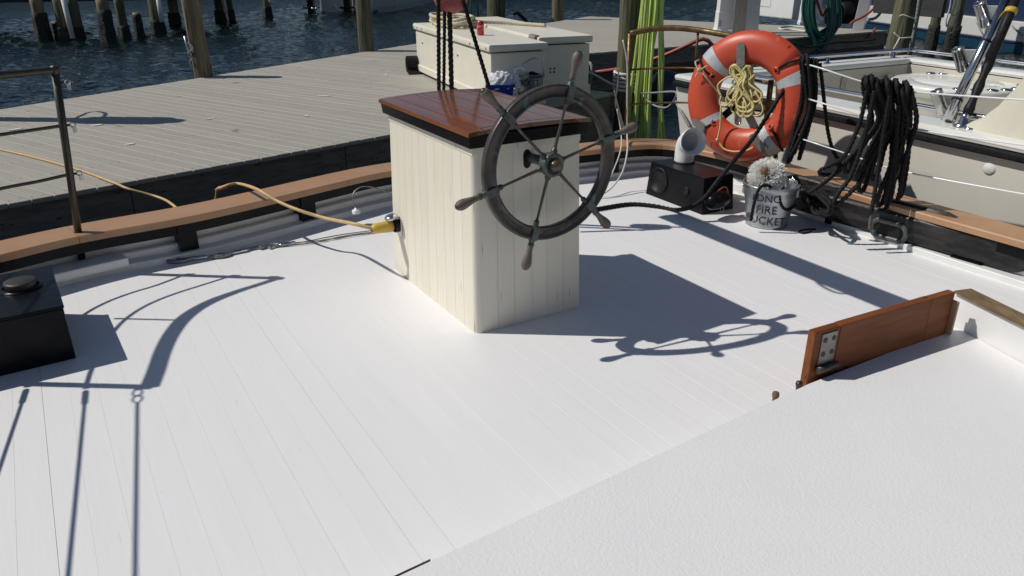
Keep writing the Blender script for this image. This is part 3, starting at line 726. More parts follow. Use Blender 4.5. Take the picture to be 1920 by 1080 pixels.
# hub
hub = MB(); hub.lathe([(0, -.05), (.03, -.05), (.034, -.03), (.048, -.022), (.052, -.005), (.052, .02), (.047, .027), (.036, .027), (.034, .022), (.026, .022)], WC, FWD, n=32)
hub.lathe([(.024, .02), (.024, .022)], WC, FWD, n=24)
hub.build('hub', 'verdigris', sw)
MB().lathe([(.024, .018), (.026, .034), (.022, .046), (.012, .053), (0, .054)], WC, FWD, n=24).build('hub_nut', 'nut', sw)
MB().tube([hc - FWD * .1, WC - FWD * .04], .021, n=16).build('shaft', 'verdigris', sw)
for k2 in range(6):
    a = A0 + k2 * math.pi / 3; d = (wp(1, a) - WC).normalized(); tv = d.cross(FWD)
    sp = MB(); sp.lathe([(.0135, .046), (.0135, .062), (.009, .066), (.0075, .075), (.0062, .15), (.0055, .225), (.006, .240), (.0115, .246), (.0125, .256), (.011, .272)], WC, d, n=12)
    s_ = sp.build('spoke', 'bronze', sw)
    bl = MB(); c_ = WC + d * .2985 + FWD * .001
    bl.box(WC + d * .269 - tv * .017 - FWD * .018, d * .06, tv * .034, FWD * .037, .004)
    bl.lathe([(.0165, .325), (.0155, .333), (.0125, .339), (.0125, .347), (.015, .350), (.0142, .356)], WC, d, n=16)
    bl.build('rim_socket', 'verdigris', sw)
    MB().lathe([(.0118, .356), (.0128, .362), (.0125, .368), (.0122, .372), (.0135, .385), (.0175, .405), (.0215, .425), (.0222, .437), (.0205, .449), (.0155, .458), (.0125, .4605)], WC, d, n=18).build('handle', 'handle', sw)
    MB().lathe([(.013, .4598), (.0115, .463), (.007, .466), (0, .467)], WC, d, n=16).build('handle_cap', 'bronze', sw)

# ================================================================ BLACK VENT BOX, LEFT
vb = thing('vent_box', 'black painted vent box with a round screw cap, at the left beside the gate post', 'vent box', at(60, 650))
v0 = at(143, 672); v1 = at(5, 705); vt = (v1 - v0).normalized(); vn = Vector((-vt.y, vt.x, 0))
if vn.dot(AFT) < 0: vn = -vn
vd = (at(100, 497, .25) - at(118, 573, .25)).dot(vn); VL = .52
MB().box(v0, vt * VL, vn * vd, UP * .238, .006).build('body', 'black', vb)
MB().box(flat(v0, .2382) - vt * .004 - vn * .004, vt * (VL + .008), vn * (vd + .008), UP * .012, .005).build('lid', 'black', vb)
pc = at(40, 540, .25)
MB().lathe([(.085, 0), (.084, .004), (.072, .005), (.07, .012)], pc, n=28).build('flange', 'black', vb)
MB().lathe([(.062, .006), (.064, .028), (.062, .034), (.058, .036), (0, .036)], pc, n=28).build('vent_cap', 'darkpost', vb)

# ================================================================ BOARDING GATE RAIL, LEFT
gt = thing('boarding_gate', 'dark tubular metal gate rail with small eye tabs, standing on the left-hand rail cap', 'railing', flat(pA, 0))
SH = Vector((math.cos(SUN_AZ + math.pi), math.sin(SUN_AZ + math.pi), 0)) / math.tan(SUN_EL)
topA = ay(103, 131, pA.y - .03); baseA = flat(pA, .05)
MB().tube([baseA, baseA.lerp(topA, .5), topA], .0185, n=14).build('post', 'darkpost', gt)
hA = topA.z
def from_shadow(px, py, z): return flat(at(px, py, 0) - SH * z, z)
curve = [topA] + [from_shadow(px, py, hA) + (topA - from_shadow(541, 523, hA)) * wgt for px, py, wgt in ((500, 536, .95), (462, 548, .9), (420, 563, .8), (385, 580, .7), (355, 600, .55), (330, 628, .4), (312, 660, .3), (298, 695, .2), (284, 727, .15))]
CC = resample(catmull(curve, 8), .02); topB = CC[-1]
rr = [.017 + .013 * min(1, max(0, (i / len(CC) - .12) / .35)) for i in range(len(CC))]
MB().tube(CC, rr, n=14).build('top_rail', 'darkpost', gt)
MB().lathe([(0, -.022), (.02, -.018), (.022, 0), (.02, .018), (0, .022)], topA, (baseA - topA), n=14).build('elbow', 'darkpost', gt)
baseB = flat(topB, .05) + Vector((-.06, 0, 0))
MB().tube([baseB, topB], .0185, n=12).build('post', 'darkpost', gt)
for fr in (.735, .49):
    zz = .05 + (hA - .05) * fr; mid = [flat(baseA.lerp(topA, fr), zz)] + [flat(p, zz) + Vector((-.03, 0, 0)) for p in CC[8:-4:6]] + [flat(baseB.lerp(topB, fr), zz)]
    MB().tube(catmull(mid, 5), .0085, n=8).build('mid_rail', 'darkpost', gt)
def eye_tab(p, side_):
    m = MB(); m.tube([p + side_ * .012, p + side_ * .034], .006, n=8)
    o = m.build('eye_tab', 'darkpost', gt)
    ringp = [p + side_ * .045 + side_ * (.012 * math.cos(a)) + UP * (.012 * math.sin(a)) for a in np.linspace(0, 2 * math.pi, 15)[:-1]]
    MB().tube(ringp, .0045, n=6, closed=True).build('shackle', 'chrome', o)
    MB().cbox(p + side_ * .048 - UP * .026, side_ * .016, UP * .026, Vector((0, .006, 0)), .002).build('pin_tag', 'chrome', o)
sdA = (THW * .9 - AFT * .1).normalized()
for fr in (.94, .735, .49): eye_tab(baseA.lerp(topA, fr), sdA)
sdB = FWD
def lifewire(fr):                                  # from the gate forward along the starboard side
    p = baseB.lerp(topB, fr); q0, q1 = {.95: ((257, 752), (252, 1100)), .735: ((156, 742), (120, 1100)), .49: ((54, 738), (-62, 1090))}[fr]
    lk = from_shadow(*q0, p.z); e = from_shadow(*q1, p.z); fw_ = (e - lk).normalized(); lk = p + fw_ * .03; e = lk + fw_ * 2.4
    MB().tube([p, p.lerp(lk, .9)], .011, n=8).build('eye_tab', 'darkpost', gt)
    if fr > .8:
        for q in (0, 1):
            cpt = lk + fw_ * (.02 + .05 * q)
            MB().tube([cpt + fw_ * .03 * math.cos(a) + UP * .004 * math.sin(a) + THW * .014 * math.sin(a) for a in np.linspace(0, 6.283, 13)[:-1]], .004, n=6, closed=True).build('shackle', 'steel', gt)
        s = lk + fw_ * .10
    else:
        MB().lathe([(.004, .01), (.010, .02), (.010, .12), (.005, .13)], lk, fw_, n=8).build('turnbuckle', 'steel', gt); s = lk + fw_ * .02
    MB().tube([s, e], .006, n=6).build('lifeline', 'wire', gt)
st_ = from_shadow(350, 601, hA) + (topA - from_shadow(541, 523, hA)) * .5
MB().tube([st_, flat(st_, .72)], .0075, n=8).build('strut', 'darkpost', gt)
for fr in (.95, .735, .49): lifewire(fr)

# ================================================================ SPAR OVERHEAD AND ITS SHEET TACKLE
BZ = 1.66
s0, s1 = at(1262, 405), at(1728, 590)
bs = flat(s0 - SH * BZ, BZ); be = flat(s1 - SH * BZ, BZ)
boom = tag(MB().tube(resample([bs, be], .1), .084, n=16).build('boom', 'varnish2', loc=flat((bs + be) / 2, BZ)), 'round varnished boom overhead with a shadow falling across the white deck', 'boom')
MB().tube(resample(catmull([from_shadow(x, y, BZ - .07) for x, y in ((1490, 505), (1522, 520), (1538, 534), (1560, 546), (1580, 551), (1602, 550), (1625, 556))], 8), .03), .009, n=7).build('slack_line', 'brope', boom)
tb = thing('sheet_tackle', 'rope tackle with faded red block and black three-strand falls behind the steering box', 'tackle', flat(ay(838, 175, 4.75), 0))
ty = 4.72
bc = ay(845, -8, ty)
blk = MB(); blk.lathe([(0, -.05), (.05, -.05), (.085, -.042), (.098, -.02), (.1, 0), (.098, .02), (.085, .042), (.05, .05), (0, .05)], bc, (0.15, 1, 0), n=24)
blk.build('block', 'redblock', tb)
MB().tube([bc + UP * .08, flat(bc, BZ + .02)], .012, n=8).build('strop', 'brope', tb)
lowz = .12
for (px, px2, r, pyb) in ((822, 823, .0125, 178), (834, 832, .0105, 178), (842, 847, .0155, 178)):
    dy = random.uniform(-.03, .03)
    a = ay(px, -10, ty - .06 + dy); b = ay(px2, pyb, ty + dy); c = b + (b - a) * .75
    MB().rope([a, a.lerp(b, .5), b, c], r, smooth=False, n=12, step=r * .6, pitch=r * 6.5).build('rope_fall', 'brope', tb)
a = ay(868, 0, ty - .05); b = ay(916, 160, ty - .1); c = b + (b - a) * .8
MB().rope([a, b, c], .0125, smooth=False, n=12, step=.008, pitch=.08).build('rope_fall', 'brope', tb)
lb = Vector((ay(834, 178, ty).x, ty, .16)); MB().lathe([(0, -.045), (.06, -.04), (.075, 0), (.06, .04), (0, .045)], lb, (0.15, 1, 0), n=18).build('lower_block', 'redblock', tb)
MB().tube([lb - UP * .06, flat(lb, 0)], .012, n=8).build('deck_eye', 'steel', tb)

# ================================================================ SHORE POWER CABLE
rcr = at(420, 352, RZ + .012); rco = at(404, 349, RZ + .012)
plug_end = ic + IN * .135; yo_ = at(404, 352, RZ).y
path = [at(-130, 256, .012), at(0, 280, .012), at(130, 313, .012), at(214, 343, .013), at(240, 354, .0), at(300, 371, -.06), ay(325, 385, yo_ + .3), ay(352, 408, yo_ + .26), ay(385, 405, yo_ + .2), ay(404, 375, yo_ + .1), ay(408, 355, yo_ + .03),
        at(418, 351, RZ + .016), at(432, 346, RZ + .03), at(450, 345, RZ + .03), ay(482, 355, yo_ - .32), ay(520, 377, yo_ - .42), ay(560, 394, yo_ - .5), ay(610, 409, yo_ - .57), ay(655, 418, plug_end.y + .03), plug_end]
sc_ = thing('power_cable', 'yellow shore power cable from the dock over the tan rail into the steering box', 'cable', flat(rcr, 0))
MB().tube(resample(catmull(path, 8), .02), .0098, n=10).build('cord', 'cable', sc_)
MB().lathe([(.015, .148), (.022, .14), (.027, .128), (.0285, .10), (.0295, .06), (.030, .036), (.026, .03)], ic, IN, n=22).build('plug', 'yplug', sc_)
rst = at(418, 355, RZ); tI = nearest(RI, rst); tt = (RI[tI + 1] - RI[tI - 1]).normalized()
MB().cbox(rst + UP * .006 - tt * .01, tt * .075, Vector((-tt.y, tt.x, 0)) * .022, UP * .012, .004).build('rail_chock', 'tan', sc_)
# small white cable gland on the covering board
cg = thing('cable_gland', 'small white capped cable gland with thin wire by the bulwark left of the steering box', 'cable gland', at(668, 400, .076))
gp = at(668, 400, .0752)
MB().lathe([(.026, 0), (.026, .02), (.02, .024), (.01, .026), (.008, .036), (0, .037)], gp, n=18).build('gland_body', 'white', cg)
MB().tube(catmull([gp + UP * .035, gp + Vector((-.02, .02, .11)), gp + Vector((.03, .06, .155)), gp + Vector((.13, .08, .14)), gp + Vector((.24, .06, .09)), gp + Vector((.32, .0, .02))], 8), .003, n=6).build('wire', 'wire', cg)

# ================================================================ GATE WIRES LYING ON THE DECK
def deck_wire(label, hook_px, path_px, flip):
    t = thing('gate_wire', label, 'wire rope', at(*hook_px[0]), 'gate wires lying on the deck')
    P2 = [at(x, y, .008) for x, y in path_px]
    MB().tube(resample(catmull(P2, 8), .02), .0034, n=6).build('wire', 'wire', t)
    h = [at(x, y, .012) for x, y in hook_px]
    hk = h[0]; ax = (h[-1] - h[0]).normalized(); sd = Vector((-ax.y, ax.x, 0)) * flip
    MB().tube(catmull([hk, hk + ax * .05 - sd * .022, hk + ax * .085 - sd * .02, hk + ax * .115], 6), .0115, n=8).build('hook', 'wire', t)
    MB().tube(catmull([hk + ax * .05 + sd * .02, hk + ax * .07 + sd * .004, hk + ax * .11], 5), .009, n=8).build('trigger', 'wire', t)
    MB().lathe([(.005, .11), (.012, .118), (.012, .2), (.006, .21)], hk, ax, n=8).build('ferrule', 'steel', t)
deck_wire('steel gate wire on the deck with its open hook lying farthest left', [(315, 490), (400, 480)], [(392, 481), (440, 473), (480, 462), (560, 455), (640, 440), (735, 428)], 1)
deck_wire('steel gate wire on the deck, hook in the middle of the three', [(395, 482), (475, 466)], [(470, 467), (520, 462), (590, 455), (660, 440), (738, 432)], 1)
deck_wire('steel gate wire on the deck, hook nearest the steering box', [(487, 465), (560, 454)], [(552, 455), (610, 450), (680, 439), (742, 430)], -1)

# ================================================================ CABIN TRUNK, LOWER RIGHT
ct_ = thing('companion_hatch', 'white nonskid hatch with brass capped coaming and varnished drop board, lower right foreground', 'hatch', (1.2, 1.2, 0))
HZ = .2
h0, h1, h2 = at(740, 1080, HZ), at(1515, 718, HZ), at(1790, 611, HZ); hd = (h1 - h0).normalized()
h3 = at(1920, 682, HZ); h3 = h2 + (h3 - h2).normalized() * 2.4
hn0 = h0 - hd * .6
topp = [hn0, h1, h2, h3, Vector((.9, -.5, 0))]
MB().prism(topp, .03, HZ, .006).build('hatch_top', 'hatch', ct_)
tn = Vector((-hd.y, hd.x, 0))
MB().box(flat(hn0 + tn * .0005, HZ - .03), (h1 - hn0).normalized() * .70, tn * .0011, UP * .0302).build('edge_strip', 'brown', ct_)
# coaming
cd_ = (h3 - h2).normalized(); cn_ = Vector((-cd_.y, cd_.x, 0))
if cn_.x < 0: cn_ = -cn_
cz = .335
MB().box(flat(h2 + cn_ * .001 - cd_ * .03, .02), cd_ * 2.4, cn_ * .045, UP * (cz - .02), .004).build('coaming', 'white', ct_)
MB().box(flat(h2 - cn_ * .014 - cd_ * .032, cz + .0005), cd_ * 2.4, cn_ * .085, UP * .011, .004).build('brass_cap', 'brasscap', ct_)
# drop board: two end cleats and a wide middle plank, standing on edge behind the hatch
bz = .385
bA = at(1530, 624, bz); bB = at(1793, 547, bz); bd_ = (bB - bA).normalized(); bn = Vector((-bd_.y, bd_.x, 0)); BL = (bB - bA).length
def bpiece(x0, x1, name='board', dz=0., dn=0.):
    return MB().box(flat(bA, .03) + bd_ * x0 + bn * dn, bd_ * (x1 - x0), bn * (.034 - dn * 2), UP * (bz - .03 + dz), .004).build(name, 'varnish2', ct_)
bpiece(0, .125, 'end_cleat', -.001, .0008); bpiece(.1262, BL - .14, 'board'); bpiece(BL - .1388, BL - .002, 'end_cleat', -.001, .0008)
MB().box(flat(bB, HZ + .002) - bd_ * .002 - bn * .02, bd_ * .012, -bn * .012 + bn * .07, UP * .145, .004).build('end_block', 'paleboard', ct_)
hp = bA + bd_ * .035 - bn * .0035
MB().box(flat(hp, .245), bd_ * .075, bn * .0035, UP * .125, .001).build('hinge_plate', 'plate', ct_)
for q in ((.017, .1), (.06, .1), (.017, .045), (.06, .045)):
    MB().lathe([(.0105, 0), (.0095, .002), (.004, .001), (0, .001)], flat(hp, .245 + q[1]) + bd_ * q[0], -bn, n=12).build('screw', 'screw', ct_)
kn = MB(); kn.tube([flat(hp, .236) - bn * .012 - bd_ * .012, flat(hp, .236) - bn * .012 + bd_ * .088], .0135, n=12); kn.build('hinge_knuckle', 'darkpost', ct_)
for q in ((1462, 742), (1506, 722)):
    c = at(*q, HZ - .004); MB().lathe([(.008, -.12), (.009, -.02), (.013, -.005), (.011, .005), (0, .008)], c + tn * .016, n=14).build('knob', 'brown' if q[0] < 1480 else 'screw', ct_)

# ================================================================ BLACK VENT BOX WITH WHITE COWL
vr = thing('cowl_vent_box', 'black wooden vent box with a white plastic elbow cowl below the lifebuoy', 'vent box', at(1300, 370))
a0 = at(1211, 363); a1 = at(1316, 403); a2 = at(1374, 391)
et = (a1 - a0); es = (a2 - a1); VH = .235
b = [a0, a1, a2, a0 + es]; t_ = [flat(p, 0) + (flat(sum(b, Vector()) / 4, 0) - flat(p, 0)) * .075 for p in b]
m = MB(); bm_ = [(p.x, p.y, .001) for p in b]; tm_ = [(p.x, p.y, VH) for p in t_]; tm2 = [(p.x * .985 + sum(q.x for q in t_) / 4 * .015, p.y * .985 + sum(q.y for q in t_) / 4 * .015, VH + .006) for p in t_]
m.add(bm_ + tm_ + tm2, [(i, (i + 1) % 4, 4 + (i + 1) % 4, 4 + i) for i in range(4)] + [(4 + i, 4 + (i + 1) % 4, 8 + (i + 1) % 4, 8 + i) for i in range(4)] + [(3, 2, 1, 0), (8, 9, 10, 11)])
m.build('body', 'black', vr)
fnm = Vector((et.y, -et.x, 0)).normalized()
if fnm.y > 0: fnm = -fnm
fp = lambda px, py: onpl(px, py, a0 + fnm * .002 + et * 0, (fnm + UP * .07).normalized())
dc = fp(1236, 338)
MB().lathe([(.092, -.01), (.092, .006), (.088, .012), (.08, .012), (.078, .004), (0, .004)], dc, (fnm + UP * .09), n=32).build('round_plate', 'rubber', vr)
for k2 in range(6):
    a = k2 * 1.047 + .4; dd = (fnm + UP * .09).normalized(); ux = dd.cross(UP).normalized(); uy = ux.cross(dd)
    MB().lathe([(.005, .012), (.005, .015), (0, .016)], dc + (ux * math.cos(a) + uy * math.sin(a)) * .085, dd, n=8).build('bolt', 'black', vr)
MB().lathe([(.03, -.005), (.03, .008), (.022, .012), (.016, .008), (0, .008)], fp(1287, 358), (fnm + UP * .09), n=20).build('small_cap', 'rubber', vr)
# elbow
pb = at(1282, 305, VH); cdv = (Vector((0, 0, EYE)) - pb); cdv.z = 0; cdv.normalize()
od = (Matrix.Rotation(R(26), 3, 'Z') @ cdv).normalized()            # mouth looks right of the viewer
cow = MB(); path = [pb + UP * z for z in np.linspace(0, .085, 4)]; RC = .082
for i in range(1, 11):
    a = math.pi / 2 * i / 10 * .93; path.append(pb + UP * (.085 + RC * math.sin(a)) + od * (RC * (1 - math.cos(a))))
e = path[-1]; ed = (path[-1] - path[-2]).normalized(); path += [e + ed * .012, e + ed * .05]
rad = [.068] * 4 + [.068 + .004 * i / 10 for i in range(1, 11)] + [.088, .094]
inner = list(reversed([(p, r - .006) for p, r in zip(path, rad)]))
allp = path + [path[-1] + ed * .001] + [p for p, _ in inner[0:11]]; allr = rad + [rad[-1] - .003] + [r for _, r in inner[0:11]]
def cowl(path, rad, n=32):
    m = MB(); v = []; f = []
    T = [(path[min(i + 1, len(path) - 1)] - path[max(i - 1, 0)]).normalized() for i in range(len(path))]
    sd = od.cross(UP).normalized()
    for p, r, t in zip(path, rad, T):
        wv = t.cross(sd).normalized()
        for k2 in range(n): a = 2 * math.pi * k2 / n; v.append(p + sd * math.cos(a) * r + wv * math.sin(a) * r)
    for i in range(len(path) - 1):
        for k2 in range(n): f.append((i * n + k2, i * n + (k2 + 1) % n, (i + 1) * n + (k2 + 1) % n, (i + 1) * n + k2))
    return m.add(v, f, True)
m1 = cowl(path, rad); m2 = cowl([p for p, r in zip(path, rad)], [r - .006 for r in rad])
nv = len(m1.v); n = 32; m1.add(m2.v, m2.f, True); last = (len(path) - 1) * n
m1.f += [(last + k2, last + (k2 + 1) % n, nv + last + (k2 + 1) % n, nv + last + k2) for k2 in range(n)]; m1.sm += [False] * n
m1.build('cowl', 'pvc', vr)
MB().lathe([(.078, .006), (.078, .012), (.0685, .016)], pb, n=28).build('cowl_flange', 'rubber', vr)
# small grey float with an orange strap stowed against the end of the box
fl = thing('float_bottle', 'small dark float with an orange strap against the end of the cowl vent box', 'float', at(1350, 392))
fc = at(1345, 372, .125)+Vector((-.01,-.04,0)); fx = (at(1376, 366, .12) - fc); fx.z = .0; fx.normalize()
MB().lathe([(0, -.1), (.03, -.095), (.05, -.07), (.056, -.02), (.056, .04), (.05, .07)], fc, fx, n=20).build('float_body', 'black', fl)
MB().lathe([(.048, .068), (.05, .07), (.048, .076), (.022, .08), (.013, .09), (.013, .118), (0, .12)], fc, fx, n=16).build('orange_cap', 'orange2', fl)
MB().tube(catmull([fc + UP * .057 - fx * .02, fc + UP * .075 + fx * .05, fc + UP * .06 + fx * .1, fc + fx * .125], 6), .004, n=6).build('orange_strap', 'orange2', fl)
MB().tube(catmull([fc + fx * .07 - UP * .05, fc + fx * .05 - UP * .08, fc + fx * .09 - UP * .1, fc + fx * .08 - UP * .06], 6), .0018, n=5).build('string', 'crope', fl)

# ================================================================ STERN RAIL
YS = 5.9
sr = thing('stern_rail', 'weathered brass stern rail of curved tubes behind the orange lifebuoy', 'railing', flat(at(1172, 250, RZ), 0))
yb = at(1176, 262, RZ).y
lt, lbm = ay(1181, 63, yb), flat(ay(1174, 258, yb), RZ)
pr_ = at(1447, 308, RZ); pr_ = RI[nearest(RI, pr_)].lerp(RO[nearest(RI, pr_)], .55); yr = pr_.y
hz_ = lt.z
corner = at(1275, 262, RZ)
tp = [lt, ay(1225, 54, yb - .02), ay(1275, 53, yb - .08), ay(1330, 60, yb - .2), ay(1400, 74, (yb + yr) / 2 - .12), ay(1462, 88, yr + .05), ay(1481, 92, yr - .02)]
MB().tube(resample(catmull(tp, 8), .03), .021, n=12).build('top_rail', 'brass', sr)
MB().tube([lt, lbm], .0165, n=10).build('post', 'brass', sr)
rt = ay(1462, 90, yr + .04); MB().tube([rt, Vector((pr_.x, pr_.y, RZ))], .0165, n=10).build('post', 'brass', sr)
for (ya, yb_) in ((131, 158), (196, 212)):
    mid = [ay(1178, ya, yb), ay(1235, ya - 3, yb - .04), ay(1300, ya - 3, yb - .13), ay(1370, (ya * 2 + yb_) / 3, (yb + yr) / 2), ay(1440, yb_ - 2, yr + .03)]
    MB().tube(resample(catmull(mid, 6), .04), .0075, n=8).build('mid_rail', 'brass', sr)
MB().tube([ay(1309, 58, yb - .14), ay(1303, 128, yb - .13)], .009, n=8).build('strut', 'brass', sr)
# lashings and a white halyard tail made fast to the left post
hl = thing('white_halyard', 'thin white rope hanging from the left post of the stern rail down to the deck', 'rope', at(1130, 365))
yq = at(1172, 290, RZ).y
MB().tube(resample(catmull([ay(1168, 75, yb - .06), ay(1176, 120, yb - .06), ay(1176, 190, yb - .06), ay(1176, 255, yb - .08), ay(1176, 285, yq - .06), ay(1166, 325, yq - .18), ay(1140, 358, yq - .3), at(1105, 372, .01)], 8), .03), .0062, n=7).build('tail', 'wrope', hl)
MB().tube(resample(catmull([ay(1157, 205, yb - .06), ay(1164, 245, yb - .08), ay(1164, 280, yq - .05), ay(1150, 320, yq - .15), ay(1135, 350, yq - .28), at(1108, 366, .01)], 8), .03), .005, n=7).build('tail', 'wrope', hl)
MB().tube(catmull([ay(1160, 128, yb - .05), ay(1158, 160, yb - .05), ay(1154, 195, yb - .05), ay(1160, 215, yb - .05), ay(1168, 245, yb - .06)], 6), .005, n=6).build('snap_line', 'wire', hl)
MB().tube(catmull([ay(1152, 170, yb - .07), ay(1160, 205, yb - .07), ay(1170, 240, yb - .08)], 6), .007, n=6).build('snap_line', 'wire', hl)

# ================================================================ LIFEBUOY
lbb = at(1400, 300, RZ); lbi = nearest(RI, lbb)
yl = lbb.y + .02
LC = ay(1402, 182, yl); LN = Vector((LC.x, LC.y, LC.z - EYE)); LN = Vector((-LN.x, -LN.y, 0)).normalized()
LN = (Matrix.Rotation(R(-21), 3, 'Z') @ LN); LN = (LN + UP * .08).normalized()
lx = UP.cross(LN).normalized(); ly = LN.cross(lx)
dist = (LC - Vector((0, 0, EYE))).length
RO_ = 111 / FPX * dist; RM = RO_ * .745; SA = RO_ * .258; SB = SA * .66
lf = thing('lifebuoy', 'round orange lifebuoy with grey reflective tape bands standing on the stern rail cap', 'lifebuoy', flat(LC, RZ))
def tp_(a, ph, ga=1.): return LC + (lx * math.cos(a) + ly * math.sin(a)) * (RM + SA * ga * math.cos(ph)) + LN * (SB * ga * math.sin(ph))
def torus_piece(a0, a1, n, ga=1., m_=26, closed=False, notch=()):
    m = MB(); v = []; f = []
    for i in range(n + (0 if closed else 1)):
        a = a0 + (a1 - a0) * i / n
        for k2 in range(m_):
            ph = 2 * math.pi * k2 / m_; g = ga
            if math.sin(ph) > -.2 and closed:
                for nc in notch:
                    d = abs((a - nc + math.pi) % (2 * math.pi) - math.pi)
                    if d < .085: g *= 1 - .16 * max(0, math.cos(d / .085 * math.pi / 2)) * max(0, math.cos(ph - .9)) 
            # squarer section, as moulded rings have
            v.append(tp_(a, ph + .10 * math.sin(2 * ph), g))
    L = n if closed else n
    N = n if closed else n + 1
    for i in range(L):
        for k2 in range(m_): f.append((i * m_ + k2, i * m_ + (k2 + 1) % m_, ((i + 1) % N) * m_ + (k2 + 1) % m_, ((i + 1) % N) * m_ + k2))
    return m.add(v, f, True)
notches = [R(q) for q in (152, 43, 222, 318)]
torus_piece(0, 2 * math.pi, 128, closed=True, notch=notches).build('ring', 'orange', lf)
for a in (139, 25, 219, 307): torus_piece(R(a - 6.2), R(a + 6.2), 8, 1.012).build('tape_band', 'tape', lf)
torus_piece(R(296.5), R(300), 4, 1.008).build('tape_band', 'plate', lf)
for nc in notches:
    sgn = 1
    p0 = tp_(nc - .0, 1.75, .95); pts = [tp_(nc + .05, 2.2, .98), tp_(nc + .02, 1.4, 1.03), tp_(nc - .05, .7, 1.07), tp_(nc - .09, .1, 1.05), tp_(nc - .12, -.5, 1.03)]
    MB().tube(catmull(pts, 6), .0085, n=8).build('grab_rope', 'brope', lf)
    MB().lathe([(.024, -.012), (.026, .003), (.02, .008), (.013, .004), (.012, -.02), (0, -.02)], tp_(nc + .05, 2.1, .955), (tp_(nc + .05, 2.1, 1.1) - tp_(nc + .05, 2.1, 1.)), n=14).build('rope_hole', 'orange', lf)
# bracket: upper hook plate, lower fork
def plate(p, q, w_, th=.006, z=.0):
    ax = (q - p); L_ = ax.length; ax.normalize(); sx = ax.cross(LN).normalized(); out = []
    for i in range(9): a = math.pi * i / 8; out.append(q + (sx * math.cos(a) + ax * math.sin(a)) * w_ / 2)
    for i in range(9): a = math.pi + math.pi * i / 8; out.append(p + (sx * math.cos(a) + ax * math.sin(a)) * w_ / 2)
    n = len(out); m = MB()
    return m.add([o_ + LN * th for o_ in out] + out, [tuple(range(n)), tuple(range(2 * n - 1, n - 1, -1))] + [(i, n + i, n + (i + 1) % n, (i + 1) % n) for i in range(n)])
br = thing('buoy_bracket', 'grey metal bracket plates holding the lifebuoy to the stern rail', 'bracket', flat(LC - LN * .1, RZ))
on_f = lambda px, py, d: onpl(px, py, LC + LN * d, LN)
plate(on_f(1389, 118, SB + .008), on_f(1389, 88, SB + .008), .058).build('hook_plate', 'plate', br)
plate(on_f(1384, 228, -.02), on_f(1384, 205, -.02), .05).build('lower_plate', 'plate', br)
for sx_ in (-.012, .012): MB().lathe([(.005, 0), (.004, .003), (0, .003)], on_f(1384, 231, -.013) + lx * sx_, LN, n=8).build('screw', 'chrome', br)
MB().cbox((on_f(1392, 196, -.04) + on_f(1422, 250, -.04)) / 2, on_f(1422, 250, -.04) - on_f(1396, 196, -.04), lx * .07, LN * .01, .002).build('fork_arm', 'plate', br)
MB().cbox((on_f(1382, 196, -.04) + on_f(1345, 228, -.04)) / 2, on_f(1345, 228, -.04) - on_f(1382, 196, -.04), ly * .075, LN * .01, .002).build('fork_arm', 'black', br)
plate(on_f(1304, 229, SB + .0), on_f(1316, 238, SB + .006), .05).build('fork_tip', 'plate', br)
plate(on_f(1412, 258, SB + .01), on_f(1432, 280, SB + .01), .055).build('fork_tip', 'plate', br)
MB().tube([on_f(1446, 150, -.08), on_f(1436, 235, -.08)], .02, n=10).build('brass_stay', 'brass', br)
# yellow floating line hanging in a hank from the hook
yh = thing('throw_line', 'hank of yellow throwing line hanging in the middle of the lifebuoy', 'rope coil', on_f(1392, 220, .02))
hk = on_f(1391, 121, SB * .6); g = random.Random(5)
for i in range(21):
    top = hk + lx * g.uniform(-.05, .065) + LN * g.uniform(-.05, .05) + ly * g.uniform(-.012, .012)
    px = g.gauss(1395, 17); py = g.uniform(185, 219); bt = on_f(px, py, g.uniform(-.03, .08)); wd = g.uniform(.02, .055)
    md = top.lerp(bt, .5) + lx * g.uniform(-.03, .03); tw = g.choice([-1, 1])
    loop = [top, top.lerp(md, .5) + lx * wd * .8, md + lx * wd * .2 * tw + LN * .02, bt + lx * wd + ly * .05, bt + lx * wd * .5, bt - lx * wd * .6, bt - lx * wd * 1.1 + ly * .05, md - lx * wd * .5 * tw, top.lerp(md, .45) - lx * wd * .8]
    MB().tube(catmull(loop, 7, True), .0072, n=8, closed=True).build('loop', 'yrope', yh)
for lp in ([(1352, 180), (1346, 160), (1365, 145), (1392, 138), (1408, 125)], [(1352, 180), (1350, 195), (1362, 198), (1375, 185), (1395, 160), (1415, 140)], [(1416, 170), (1430, 200), (1427, 214), (1414, 217), (1404, 205)]):
    MB().tube(resample(catmull([on_f(*q, .07) for q in lp], 8), .01), .0062, n=7).build('loop', 'yrope', yh)
tl = [(1352, 198), (1351, 220), (1350, 240), (1345, 263), (1346, 262), (1356, 278), (1375, 284), (1400, 282), (1412, 276)]
MB().tube(resample(catmull([on_f(*q, SB + .03) for q in tl], 8), .01), .006, n=7).build('tail', 'yrope', yh)
MB().lathe([(0, -.014), (.011, -.008), (.012, .006), (0, .013)], on_f(1345, 262, SB + .035), n=10).build('knot', 'yrope', yh)
rc = on_f(1338, 271, SB + .03); MB().tube([rc + (lx * math.cos(a) + ly * math.sin(a)) * .021 for a in np.linspace(0, 6.283, 17)[:-1]], .004, n=6, closed=True).build('ring', 'redhose', yh)
